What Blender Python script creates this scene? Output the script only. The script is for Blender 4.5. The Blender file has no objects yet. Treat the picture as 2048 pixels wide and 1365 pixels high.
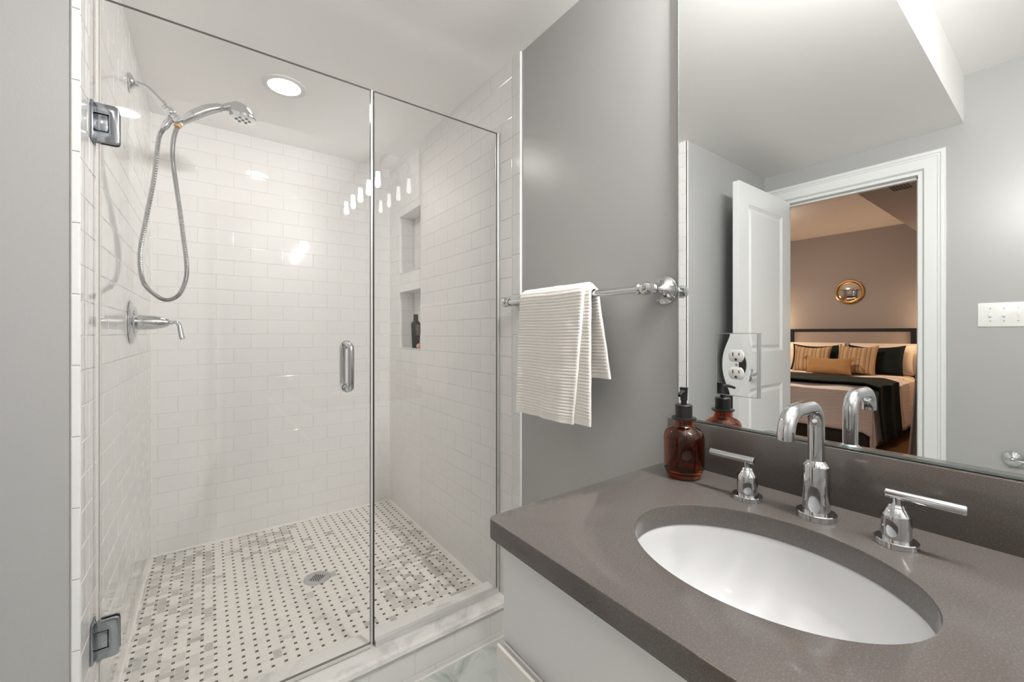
import bpy, bmesh, math, random
from math import sin, cos, pi, radians, sqrt
from mathutils import Vector, Matrix, noise
random.seed(7)
SC = bpy.context.scene
COL = SC.collection

# ------------------------------------------------------------------ camera, world, exposure
cam_d = bpy.data.cameras.new('camera')
cam_d.sensor_width = 36.0
cam_d.lens = 36.0 * 830.0 / 2048.0
cam_d.shift_y = -15.5 / 2048.0
cam_d.clip_start = 0.02
cam = bpy.data.objects.new('camera', cam_d)
cam.location = (-0.955, 0.0, 1.2)
cam.rotation_euler = (radians(90), 0, radians(-36.22))
COL.objects.link(cam)
SC.camera = cam
w = bpy.data.worlds.new('world'); SC.world = w
w.use_nodes = True
w.node_tree.nodes['Background'].inputs[0].default_value = (0.9, 0.95, 1.0, 1)
w.node_tree.nodes['Background'].inputs[1].default_value = 0.02
SC.view_settings.view_transform = 'Standard'
SC.view_settings.look = 'None'
SC.view_settings.gamma = 1.0
SC.view_settings.use_curve_mapping = False
SC.view_settings.exposure = 0.40
cy = SC.cycles
cy.max_bounces = 14; cy.diffuse_bounces = 6; cy.glossy_bounces = 8
cy.transmission_bounces = 12; cy.transparent_max_bounces = 24
cy.caustics_reflective = False; cy.caustics_refractive = False
cy.sample_clamp_indirect = 6.0
cy.use_denoising = True
cy.blur_glossy = 0.2

# lamp strengths (each lamp's own emission)
E_CAN = 72.0        # recessed light in the shower ceiling
E_FILL = 74.0       # unseen fill lamp added in the high ceiling
E_BULB = 900.0      # vanity bulbs
E_BED = 135.0        # bedroom ceiling light
E_SCONCE = 44.0     # bedside sconces

# ------------------------------------------------------------------ materials
def new_mat(name):
    m = bpy.data.materials.new(name); m.use_nodes = True
    nt = m.node_tree; b = nt.nodes['Principled BSDF']
    return m, nt, b
def mat(name, col, rough=0.5, metal=0.0, spec=0.5, coat=0.0, coat_rough=0.05):
    m, nt, b = new_mat(name)
    b.inputs['Base Color'].default_value = (*col, 1)
    b.inputs['Roughness'].default_value = rough
    b.inputs['Metallic'].default_value = metal
    b.inputs['Specular IOR Level'].default_value = spec
    b.inputs['Coat Weight'].default_value = coat
    b.inputs['Coat Roughness'].default_value = coat_rough
    return m
def N(nt, t, **kw):
    n = nt.nodes.new(t)
    for k, v in kw.items(): setattr(n, k, v)
    return n
def coords(nt, scale=1.0, kind='Object'):
    tc = N(nt, 'ShaderNodeTexCoord'); mp = N(nt, 'ShaderNodeMapping')
    s = scale if hasattr(scale, '__len__') else (scale,) * 3
    mp.inputs['Scale'].default_value = s
    nt.links.new(tc.outputs[kind], mp.inputs[0])
    return mp.outputs[0]
def ramp(nt, fac, stops):
    r = N(nt, 'ShaderNodeValToRGB')
    el = r.color_ramp.elements
    while len(el) < len(stops): el.new(0.5)
    for e, (p, c) in zip(el, stops): e.position = p; e.color = (*c, 1)
    nt.links.new(fac, r.inputs[0]); return r.outputs[0]
def noise_tex(nt, vec, scale, detail=4, rough=0.5, dist=0.0):
    n = N(nt, 'ShaderNodeTexNoise')
    n.inputs['Scale'].default_value = scale; n.inputs['Detail'].default_value = detail
    n.inputs['Roughness'].default_value = rough; n.inputs['Distortion'].default_value = dist
    nt.links.new(vec, n.inputs['Vector']); return n.outputs['Fac']
def bump(nt, b, h, strength=0.1, dist=0.001):
    n = N(nt, 'ShaderNodeBump')
    n.inputs['Strength'].default_value = strength; n.inputs['Distance'].default_value = dist
    nt.links.new(h, n.inputs['Height']); nt.links.new(n.outputs[0], b.inputs['Normal'])
def paint(name, col, rough, bs=0.15, scale=260.0, spec=0.5):
    m = mat(name, col, rough, spec=spec); nt = m.node_tree; b = nt.nodes['Principled BSDF']
    bump(nt, b, noise_tex(nt, coords(nt), scale, 3), bs, 0.0008)
    return m
def marble(name, c0, c1, scale, rough, vein=0.55, grout=None):
    m, nt, b = new_mat(name); v = coords(nt)
    f = noise_tex(nt, v, scale, 8, 0.62, 1.6)
    col = ramp(nt, f, [(0.30, c1), (vein, c0), (0.75, tuple(min(1, x * 1.05) for x in c0))])
    if grout:
        br = N(nt, 'ShaderNodeTexBrick'); br.offset = 0.5
        br.inputs['Scale'].default_value = 1.0
        br.inputs['Brick Width'].default_value = grout[0]; br.inputs['Row Height'].default_value = grout[1]
        br.inputs['Mortar Size'].default_value = 0.0016
        br.inputs['Mortar'].default_value = (*grout[2], 1)
        mp = N(nt, 'ShaderNodeMapping'); mp.inputs['Location'].default_value = grout[3]
        nt.links.new(v, mp.inputs[0]); nt.links.new(mp.outputs[0], br.inputs['Vector'])
        nt.links.new(col, br.inputs['Color1'])
        mx = N(nt, 'ShaderNodeMixRGB', blend_type='MULTIPLY'); mx.inputs[0].default_value = 1.0
        nt.links.new(col, mx.inputs[1]); mx.inputs[2].default_value = (0.9, 0.92, 0.9, 1)
        nt.links.new(mx.outputs[0], br.inputs['Color2'])
        col = br.outputs['Color']
    nt.links.new(col, b.inputs['Base Color']); b.inputs['Roughness'].default_value = rough
    return m
def emit(name, col, s):
    m = bpy.data.materials.new(name); m.use_nodes = True; nt = m.node_tree
    nt.nodes.clear(); o = N(nt, 'ShaderNodeOutputMaterial'); e = N(nt, 'ShaderNodeEmission')
    e.inputs[0].default_value = (*col, 1); e.inputs[1].default_value = s
    nt.links.new(e.outputs[0], o.inputs[0]); return m
def clear_glass(name, tint, refl=1.8, rough=0.0):
    """flat sheet glass: see-through plus a Fresnel reflection on the outer faces"""
    m = bpy.data.materials.new(name); m.use_nodes = True; nt = m.node_tree; nt.nodes.clear()
    o = N(nt, 'ShaderNodeOutputMaterial'); t = N(nt, 'ShaderNodeBsdfTransparent'); g = N(nt, 'ShaderNodeBsdfGlossy')
    t.inputs[0].default_value = (*tint, 1); g.inputs['Roughness'].default_value = rough
    fr = N(nt, 'ShaderNodeFresnel'); fr.inputs[0].default_value = 1.5
    ge = N(nt, 'ShaderNodeNewGeometry')
    inv = N(nt, 'ShaderNodeMath', operation='SUBTRACT'); inv.inputs[0].default_value = 1.0
    nt.links.new(ge.outputs['Backfacing'], inv.inputs[1])
    mu = N(nt, 'ShaderNodeMath', operation='MULTIPLY'); mu.inputs[1].default_value = refl
    nt.links.new(fr.outputs[0], mu.inputs[0])
    m2 = N(nt, 'ShaderNodeMath', operation='MULTIPLY', use_clamp=True)
    nt.links.new(mu.outputs[0], m2.inputs[0]); nt.links.new(inv.outputs[0], m2.inputs[1])
    mx = N(nt, 'ShaderNodeMixShader')
    nt.links.new(m2.outputs[0], mx.inputs[0]); nt.links.new(t.outputs[0], mx.inputs[1]); nt.links.new(g.outputs[0], mx.inputs[2])
    nt.links.new(mx.outputs[0], o.inputs[0]); return m

M = {}
M['grey'] = paint('grey_paint', (0.395, 0.395, 0.39), 0.29, 0.22, 300)
M['ceil'] = paint('ceiling_paint', (0.89, 0.88, 0.865), 0.6, 0.1, 200)
M['trim'] = mat('white_trim_paint', (0.72, 0.73, 0.725), 0.3)
M['grout'] = mat('grout', (0.68, 0.67, 0.65), 0.7)
M['tile'] = mat('white_glazed_tile', (0.81, 0.80, 0.788), 0.04, spec=0.5)
M['trimtile'] = mat('bullnose_tile', (0.75, 0.755, 0.75), 0.08)
M['caulk'] = mat('caulk', (0.82, 0.80, 0.77), 0.5)
M['curb'] = marble('marble_cap', (0.79, 0.775, 0.745), (0.52, 0.51, 0.50), 4.0, 0.16, 0.46)
M['floor'] = marble('marble_floor', (0.70, 0.72, 0.69), (0.36, 0.41, 0.39), 5.0, 0.22, 0.5, (0.305, 0.305, (0.62, 0.58, 0.50), (0.12, 0.17, 0)))
M['mos0'] = marble('mosaic_white', (0.79, 0.765, 0.725), (0.62, 0.60, 0.57), 9.0, 0.25, 0.42)
M['mos1'] = marble('mosaic_light_grey', (0.66, 0.64, 0.605), (0.52, 0.50, 0.475), 14.0, 0.25, 0.5)
M['mos2'] = marble('mosaic_grey', (0.53, 0.515, 0.485), (0.40, 0.39, 0.37), 16.0, 0.25, 0.5)
M['dot'] = mat('mosaic_dot', (0.075, 0.068, 0.06), 0.25)
M['mosg'] = mat('mosaic_grout', (0.76, 0.73, 0.69), 0.8)
M['chrome'] = mat('chrome', (0.66, 0.67, 0.685), 0.05, 1.0)
M['steel'] = mat('brushed_steel', (0.60, 0.60, 0.60), 0.27, 1.0)
M['hinge'] = mat('chrome_dark_reflection', (0.36, 0.38, 0.41), 0.14, 1.0)  # chrome with a dark reflection put into its base colour
M['channel'] = mat('satin_channel', (0.80, 0.80, 0.80), 0.32, 0.9)
M['alu'] = mat('aluminium', (0.80, 0.775, 0.76), 0.34, 0.75)
M['glass'] = clear_glass('shower_glass', (0.986, 0.987, 0.984), 2.0)
M['shade'] = clear_glass('lamp_glass', (0.97, 0.97, 0.97), 1.6)
M['gedge'] = mat('glass_edge', (0.10, 0.095, 0.085), 0.12, spec=0.8)
M['seal'] = mat('clear_seal', (0.60, 0.58, 0.55), 0.2)
M['dark'] = mat('dark_gap', (0.03, 0.03, 0.03), 0.6)
M['mirror'] = mat('mirror_silver', (0.93, 0.95, 0.945), 0.0, 1.0)
M['mirredge'] = mat('mirror_edge', (0.30, 0.36, 0.34), 0.1, 0.6)
M['plateedge'] = mat('acrylic_edge', (0.50, 0.52, 0.51), 0.12, 0.6)
M['white'] = mat('white_lacquer', (0.75, 0.755, 0.77), 0.35)
M['porcelain'] = mat('porcelain', (0.66, 0.665, 0.67), 0.06, spec=0.6)
M['plastic'] = mat('white_plastic', (0.74, 0.74, 0.72), 0.3)
M['black'] = mat('black_plastic', (0.012, 0.012, 0.012), 0.38)
M['can'] = emit('can_lens', (1.0, 0.95, 0.90), E_CAN)
M['fill_can'] = emit('fill_can_lens', (1.0, 0.89, 0.77), E_FILL)
M['bulb'] = emit('bulb_glow', (1.0, 0.98, 0.96), E_BULB)
M['bedlamp'] = emit('warm_diffuser', (1.0, 0.84, 0.71), E_BED)
M['sconce'] = emit('warm_shade', (1.0, 0.70, 0.44), E_SCONCE)
M['taupe'] = paint('taupe_paint', (0.30, 0.255, 0.235), 0.7)
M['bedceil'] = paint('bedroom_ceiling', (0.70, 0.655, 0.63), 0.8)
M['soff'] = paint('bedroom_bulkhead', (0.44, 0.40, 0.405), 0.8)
M['wood'] = marble('oak_floor', (0.30, 0.15, 0.07), (0.20, 0.09, 0.04), 3.0, 0.35)
M['espresso'] = mat('espresso_wood', (0.010, 0.008, 0.007), 0.5)
M['linen'] = mat('taupe_linen', (0.37, 0.30, 0.255), 0.95, spec=0.1)
M['green'] = mat('dark_green_cloth', (0.013, 0.018, 0.016), 0.9, spec=0.15)
M['tan'] = mat('tan_cloth', (0.36, 0.20, 0.085), 0.95, spec=0.1)
M['cream'] = mat('cream_cotton', (0.78, 0.64, 0.52), 0.95, spec=0.1)
M['gold'] = mat('gold_frame', (0.62, 0.36, 0.12), 0.25, 1.0)
M['drape'] = mat('grey_curtain_cloth', (0.30, 0.27, 0.25), 0.95, spec=0.1)
M['peach'] = mat('peach_soap', (0.70, 0.42, 0.28), 0.5)
M['label'] = mat('grey_brown_label', (0.16, 0.14, 0.12), 0.6)
M['ink'] = mat('pale_print', (0.55, 0.50, 0.42), 0.6)
M['ink2'] = mat('gold_print', (0.40, 0.31, 0.18), 0.6)
M['red'] = mat('red_print', (0.45, 0.045, 0.035), 0.5)
M['orange'] = mat('orange_rubber', (0.65, 0.30, 0.03), 0.5)

def quartz():
    m, nt, b = new_mat('taupe_quartz'); v = coords(nt)
    f = noise_tex(nt, v, 420, 2, 0.6)
    c = ramp(nt, f, [(0.30, (0.106, 0.094, 0.087)), (0.55, (0.119, 0.106, 0.098)), (0.80, (0.175, 0.159, 0.149))])
    nt.links.new(c, b.inputs['Base Color']); b.inputs['Roughness'].default_value = 0.14
    b.inputs['Specular IOR Level'].default_value = 0.55
    return m
M['quartz'] = quartz()
def towelling():
    m, nt, b = new_mat('white_towelling'); v = coords(nt)
    b.inputs['Base Color'].default_value = (0.86, 0.835, 0.80, 1); b.inputs['Roughness'].default_value = 1.0
    b.inputs['Specular IOR Level'].default_value = 0.05; b.inputs['Sheen Weight'].default_value = 0.3
    bump(nt, b, noise_tex(nt, v, 900, 3, 0.7), 0.55, 0.0015)
    return m
M['towel'] = towelling()
def amber():
    m, nt, b = new_mat('amber_glass')
    b.inputs['Base Color'].default_value = (0.46, 0.118, 0.013, 1)
    b.inputs['Roughness'].default_value = 0.015; b.inputs['Transmission Weight'].default_value = 1.0
    b.inputs['IOR'].default_value = 1.48
    return m
M['amber'] = amber()
def stripes():
    m, nt, b = new_mat('tan_striped_cloth')
    v = coords(nt, (1, 1, 1))
    s = N(nt, 'ShaderNodeSeparateXYZ'); nt.links.new(v, s.inputs[0])
    mu = N(nt, 'ShaderNodeMath', operation='MULTIPLY'); mu.inputs[1].default_value = 11.0
    nt.links.new(s.outputs['Y'], mu.inputs[0])
    fr = N(nt, 'ShaderNodeMath', operation='FRACT'); nt.links.new(mu.outputs[0], fr.inputs[0])
    r = N(nt, 'ShaderNodeValToRGB'); r.color_ramp.interpolation = 'CONSTANT'
    el = r.color_ramp.elements
    for _ in range(4): el.new(0.5)
    for e, (p, c) in zip(el, [(0, (0.50, 0.33, 0.185)), (0.36, (0.17, 0.10, 0.055)), (0.42, (0.42, 0.265, 0.14)), (0.58, (0.50, 0.33, 0.185)), (0.72, (0.24, 0.145, 0.08)), (0.78, (0.36, 0.225, 0.12))]):
        e.position = p; e.color = (*c, 1)
    nt.links.new(fr.outputs[0], r.inputs[0]); nt.links.new(r.outputs[0], b.inputs['Base Color'])
    b.inputs['Roughness'].default_value = 0.95; b.inputs['Specular IOR Level'].default_value = 0.1
    return m
M['stripe'] = stripes()
def quilt():
    m, nt, b = new_mat('blush_bedcover'); v = coords(nt, (1, 1, 6))
    b.inputs['Base Color'].default_value = (0.68, 0.58, 0.53, 1); b.inputs['Roughness'].default_value = 0.95
    b.inputs['Specular IOR Level'].default_value = 0.1
    bump(nt, b, noise_tex(nt, v, 14, 3), 0.5, 0.01)
    return m
M['quilt'] = quilt()

# ------------------------------------------------------------------ mesh helpers
def BM(): return bmesh.new()
def quad(bm, pts, mi=0):
    f = bm.faces.new([bm.verts.new(p) for p in pts]); f.material_index = mi; return f
def bx(bm, x0, x1, y0, y1, z0, z1, mi=0, bev=0.0, seg=2):
    x0, x1 = min(x0, x1), max(x0, x1); y0, y1 = min(y0, y1), max(y0, y1); z0, z1 = min(z0, z1), max(z0, z1)
    t = bmesh.new()
    bmesh.ops.create_cube(t, size=1.0)
    for v in t.verts:
        v.co = Vector(((x0 + x1) / 2 + v.co.x * (x1 - x0), (y0 + y1) / 2 + v.co.y * (y1 - y0), (z0 + z1) / 2 + v.co.z * (z1 - z0)))
    if bev > 0:
        bmesh.ops.bevel(t, geom=t.edges[:], offset=bev, segments=seg, affect='EDGES', profile=0.5)
    merge(bm, t, mi)
def merge(bm, t, mi=None, mtx=None):
    vm = {}
    for v in t.verts: vm[v] = bm.verts.new(mtx @ v.co if mtx else v.co)
    for f in t.faces:
        try:
            n = bm.faces.new([vm[v] for v in f.verts]); n.material_index = f.material_index if mi is None else mi
        except ValueError: pass
    t.free()
def frame_of(d):
    d = Vector(d).normalized(); a = Vector((0, 0, 1)) if abs(d.z) < 0.95 else Vector((1, 0, 0))
    u = a.cross(d).normalized(); return u, d.cross(u), d
def lathe(bm, prof, origin=(0, 0, 0), axis=(0, 0, 1), seg=36, mi=0, sx=1.0, sy=1.0, caps=True):
    """prof: (radius, height) pairs along axis; sx, sy stretch the ring (for an upright axis: x and y)"""
    o = Vector(origin)
    if tuple(axis) == (0, 0, 1): u, v, d = Vector((1, 0, 0)), Vector((0, 1, 0)), Vector((0, 0, 1))
    else: u, v, d = frame_of(axis)
    rings = []
    for r, h in prof:
        if r < 1e-6: rings.append([bm.verts.new(o + d * h)])
        else: rings.append([bm.verts.new(o + d * h + u * (r * sx * cos(2 * pi * i / seg)) + v * (r * sy * sin(2 * pi * i / seg))) for i in range(seg)])
    for a, b in zip(rings, rings[1:]):
        for i in range(seg):
            j = (i + 1) % seg
            if len(a) == 1 and len(b) == 1: continue
            if len(a) == 1: f = bm.faces.new((a[0], b[j], b[i]))
            elif len(b) == 1: f = bm.faces.new((a[i], a[j], b[0]))
            else: f = bm.faces.new((a[i], a[j], b[j], b[i]))
            f.material_index = mi
    if caps:
        for r, flip in ((rings[0], True), (rings[-1], False)):
            if len(r) > 1:
                f = bm.faces.new(r[::-1] if flip else r); f.material_index = mi
def smooth_path(pts, n=8):
    """Catmull-Rom through pts"""
    P = [Vector(p) for p in pts]; P = [P[0] * 2 - P[1]] + P + [P[-1] * 2 - P[-2]]; out = []
    for i in range(1, len(P) - 2):
        for k in range(n):
            t = k / n; a, b, c, d = P[i - 1], P[i], P[i + 1], P[i + 2]
            out.append(0.5 * ((2 * b) + (c - a) * t + (2 * a - 5 * b + 4 * c - d) * t * t + (3 * b - a - 3 * c + d) * t ** 3))
    out.append(P[-2]); return out
def tube(bm, pts, r, seg=14, mi=0, caps=True, flat=None):
    P = [Vector(p) for p in pts]; n = len(P)
    R = r if hasattr(r, '__len__') else [r] * n
    T = [(P[min(i + 1, n - 1)] - P[max(i - 1, 0)]).normalized() for i in range(n)]
    u, v, _ = frame_of(T[0]); rings = []
    for i in range(n):
        u = (u - T[i] * u.dot(T[i])).normalized(); v = T[i].cross(u)
        rings.append([bm.verts.new(P[i] + u * (R[i] * cos(2 * pi * k / seg)) + v * (R[i] * (flat or 1.0) * sin(2 * pi * k / seg))) for k in range(seg)])
    for a, b in zip(rings, rings[1:]):
        for k in range(seg):
            j = (k + 1) % seg
            f = bm.faces.new((a[k], a[j], b[j], b[k])); f.material_index = mi
    if caps:
        f = bm.faces.new(rings[0][::-1]); f.material_index = mi
        f = bm.faces.new(rings[-1]); f.material_index = mi
def grid(bm, fn, nu, nv, mi=0, close_u=False):
    V = [[bm.verts.new(fn(i / nu, j / nv)) for j in range(nv + 1)] for i in range(nu if close_u else nu + 1)]
    for i in range(nu):
        for j in range(nv):
            a = V[i]; b = V[(i + 1) % len(V)]
            f = bm.faces.new((a[j], b[j], b[j + 1], a[j + 1])); f.material_index = mi
    return V
def prism(bm, poly, fn, h0, h1, mi=0, bev=0.0):
    """poly: 2D points; fn(a, b, h) maps to space; extruded from h0 to h1"""
    t = bmesh.new()
    lo = [t.verts.new(fn(a, b, h0)) for a, b in poly]; hi = [t.verts.new(fn(a, b, h1)) for a, b in poly]
    n = len(poly)
    t.faces.new(lo[::-1]); top = t.faces.new(hi)
    for i in range(n): t.faces.new((lo[i], lo[(i + 1) % n], hi[(i + 1) % n], hi[i]))
    bmesh.ops.recalc_face_normals(t, faces=t.faces[:])
    if bev > 0: bmesh.ops.bevel(t, geom=list(top.edges), offset=bev, segments=2, affect='EDGES', profile=0.5)
    merge(bm, t, mi)
def rrect(x0, x1, y0, y1, r, n=6):
    """rounded rectangle, r = radius or the four radii (x1y1, x0y1, x0y0, x1y0)"""
    R = r if hasattr(r, '__len__') else (r,) * 4; out = []
    for (cx, cyy, a0, q) in ((x1, y1, 0, R[0]), (x0, y1, 90, R[1]), (x0, y0, 180, R[2]), (x1, y0, 270, R[3])):
        ox = cx - q if cx == x1 else cx + q; oy = cyy - q if cyy == y1 else cyy + q
        if q < 1e-6: out.append((cx, cyy)); continue
        for k in range(n + 1):
            a = radians(a0 + 90 * k / n); out.append((ox + q * cos(a), oy + q * sin(a)))
    return out

def world_loc(o):
    p = Vector(o.location)
    while o.parent: o = o.parent; p += Vector(o.location)
    return p
def obj(name, bm, mats, parent=None, smooth=True, local=False, angle=35, fix=True, mod=None):
    """links bm as ONE mesh object; vertices are given in room coordinates unless local"""
    if fix: bmesh.ops.recalc_face_normals(bm, faces=bm.faces[:])
    if parent is not None and not local:
        off = world_loc(parent)
        for v in bm.verts: v.co -= off
    me = bpy.data.meshes.new(name); bm.to_mesh(me); bm.free()
    for m in (mats if isinstance(mats, (list, tuple)) else [mats]): me.materials.append(M[m])
    if smooth:
        me.polygons.foreach_set('use_smooth', [True] * len(me.polygons))
        me.set_sharp_from_angle(angle=radians(angle))
    o = bpy.data.objects.new(name, me); COL.objects.link(o)
    if parent is not None: o.parent = parent
    if mod: mod(o)
    return o
def thing(name, label, cat, loc=(0, 0, 0), rot=(0, 0, 0), group=None):
    o = bpy.data.objects.new(name, None); COL.objects.link(o)
    o.location = loc; o.rotation_euler = rot; o.empty_display_size = 0.05
    o['label'] = label; o['category'] = cat
    if group: o['group'] = group
    return o
def tag(o, label, cat, group=None):
    o['label'] = label; o['category'] = cat
    if group: o['group'] = group
    return o
def struct(o): o['kind'] = 'structure'; return o

# ------------------------------------------------------------------ the room
XL, YR, YB = -2.145, -1.25, 2.652          # door wall, rear wall, shower back wall
XG = 0.007                                  # grey part of the right-hand wall
ZC, ZH, YS = 2.27, 2.51, 0.345              # low ceiling, high ceiling, bulkhead edge
SX0 = -1.18                                 # shower's left tiled wall
Z_PAN, Z_CURB = 0.115, 0.150

bm = BM(); bx(bm, XL - 0.12, XG, YR, 1.36, -0.05, 0.0)
struct(obj('floor', bm, 'floor', smooth=False))
bm = BM(); bx(bm, XG, XG + 0.12, YR - 0.1, 1.302, 0, ZH)
struct(obj('wall_right', bm, 'grey', smooth=False))
bm = BM(); bx(bm, XL - 0.12, XG + 0.12, YR - 0.1, YR, 0, ZH)
struct(obj('wall_rear', bm, 'grey', smooth=False))
bm = BM(); bx(bm, XL, SX0 - 0.0125, 1.283, 1.40, 0, ZC)
struct(obj('wall_return', bm, 'grey', smooth=False))
bm = BM(); bx(bm, XL - 0.12, 0.25, YS + 0.02, YB + 0.15, ZC, ZC + 0.03)
struct(obj('ceiling_low', bm, 'ceil', smooth=False))
bm = BM(); bx(bm, XL - 0.12, XG + 0.12, YS, YS + 0.02, ZC, ZH + 0.03)
struct(obj('ceiling_bulkhead', bm, 'ceil', smooth=False))
bm = BM(); bx(bm, XL - 0.12, XG + 0.12, YR - 0.1, YS + 0.02, ZH, ZH + 0.03)
struct(obj('ceiling_high', bm, 'ceil', smooth=False))
# door wall with its opening
DY0, DY1, DZ = 0.498, 1.184, 2.075
bm = BM()
bx(bm, XL - 0.12, XL, YR - 0.1, DY0, 0, ZH); bx(bm, XL - 0.12, XL, DY1, 4.1, 0, 2.6); bx(bm, XL - 0.12, XL, DY0, DY1, DZ, ZH)
struct(obj('wall_left', bm, 'grey', smooth=False))

# tiled walls -------------------------------------------------------
TW, TH, G = 0.1543, 0.0778, 0.0017
def cut(r, holes):
    out = [r]
    for (ha0, ha1, hb0, hb1) in holes:
        nxt = []
        for (a0, a1, b0, b1) in out:
            if a1 <= ha0 or a0 >= ha1 or b1 <= hb0 or b0 >= hb1: nxt.append((a0, a1, b0, b1)); continue
            if a0 < ha0: nxt.append((a0, ha0, b0, b1))
            if a1 > ha1: nxt.append((ha1, a1, b0, b1))
            m0, m1 = max(a0, ha0), min(a1, ha1)
            if b0 < hb0: nxt.append((m0, m1, b0, hb0))
            if b1 > hb1: nxt.append((m0, m1, hb1, b1))
        out = nxt
    return [q for q in out if q[1] - q[0] > 0.004 and q[3] - q[2] > 0.004]
def one_tile(bm, fn, a0, a1, b0, b1, mi=1, h=0.0011, e=0.0020, jit=0.0003):
    g = G / 2; a0 += g; a1 -= g; b0 += g; b1 -= g
    if a1 - a0 < 0.003 or b1 - b0 < 0.003: return
    e = min(e, (a1 - a0) * 0.3, (b1 - b0) * 0.3)
    j = [h + random.uniform(-jit, jit) for _ in range(4)]
    lo = [bm.verts.new(fn(a, b, 0.0)) for a, b in ((a0, b0), (a1, b0), (a1, b1), (a0, b1))]
    mid = [bm.verts.new(fn(a, b, h * 0.72)) for a, b in ((a0 + e * .25, b0 + e * .25), (a1 - e * .25, b0 + e * .25), (a1 - e * .25, b1 - e * .25), (a0 + e * .25, b1 - e * .25))]
    hi = [bm.verts.new(fn(a, b, q)) for (a, b), q in zip(((a0 + e, b0 + e), (a1 - e, b0 + e), (a1 - e, b1 - e), (a0 + e, b1 - e)), j)]
    for A, B in ((lo, mid), (mid, hi)):
        for i in range(4):
            f = bm.faces.new((A[i], A[(i + 1) % 4], B[(i + 1) % 4], B[i])); f.material_index = mi
    f = bm.faces.new(hi); f.material_index = mi
def tiled(bm, fn, a0, a1, b0, b1, row0, off, holes=(), mi=1):
    """running bond over [a0,a1]x[b0,b1]; row0 = height of one joint, off = a joint position in an even row"""
    A = sorted({a0, a1, *[q for h in holes for q in h[:2]]}); B = sorted({b0, b1, *[q for h in holes for q in h[2:]]})
    for i in range(len(A) - 1):
        for j in range(len(B) - 1):
            ca, cb = (A[i] + A[i + 1]) / 2, (B[j] + B[j + 1]) / 2
            if any(h[0] < ca < h[1] and h[2] < cb < h[3] for h in holes): continue
            quad(bm, [fn(A[i], B[j], 0), fn(A[i + 1], B[j], 0), fn(A[i + 1], B[j + 1], 0), fn(A[i], B[j + 1], 0)], 0)
    k = math.floor((b0 - row0) / TH)
    while row0 + k * TH < b1:
        z0, z1 = max(b0, row0 + k * TH), min(b1, row0 + (k + 1) * TH)
        o = off + (TW / 2 if k % 2 else 0)
        n = math.floor((a0 - o) / TW)
        while o + n * TW < a1:
            r = (max(a0, o + n * TW), min(a1, o + (n + 1) * TW), z0, z1)
            if r[1] > r[0] and r[3] > r[2]:
                for c in cut(r, holes): one_tile(bm, fn, *c, mi=mi)
            n += 1
        k += 1
def bull(bm, fn, a0, a1, b0, b1, first, step, mi=2):
    k = math.floor((b0 - first) / step)
    while first + k * step < b1:
        z0, z1 = max(b0, first + k * step), min(b1, first + (k + 1) * step)
        if z1 - z0 > 0.006: one_tile(bm, fn, a0, a1, z0, z1, mi=mi, jit=0.0001)
        k += 1
# back wall: a = x, b = z, faces -y
bm = BM(); fb = lambda a, b, h: Vector((a, YB - h, b))
tiled(bm, fb, SX0, 0.0, Z_PAN - 0.01, ZC, 0.0275, -1.076 if math.floor((1.59 - 0.0275) / TH) % 2 == 0 else -0.999)
o = struct(obj('wall_shower_back', bm, ['grout', 'tile'], smooth=False, fix=False))
# left wall: a = y, b = z, faces +x
bm = BM(); fl = lambda a, b, h: Vector((SX0 + h, a, b))
tiled(bm, fl, 1.285, YB, 0.0, ZC, 0.0275, 2.60)
ff = lambda a, b, h: Vector((a, 1.279 - h, b))
quad(bm, [ff(SX0 - 0.0135, 0, -0.001), ff(SX0, 0, -0.001), ff(SX0, ZC, -0.001), ff(SX0 - 0.0135, ZC, -0.001)], 0)
bull(bm, ff, SX0 - 0.013, SX0 + 0.002, 0.0, ZC, 0.05, 0.1543)
struct(obj('wall_shower_left', bm, ['grout', 'tile', 'trimtile'], smooth=False, fix=False))
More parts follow.
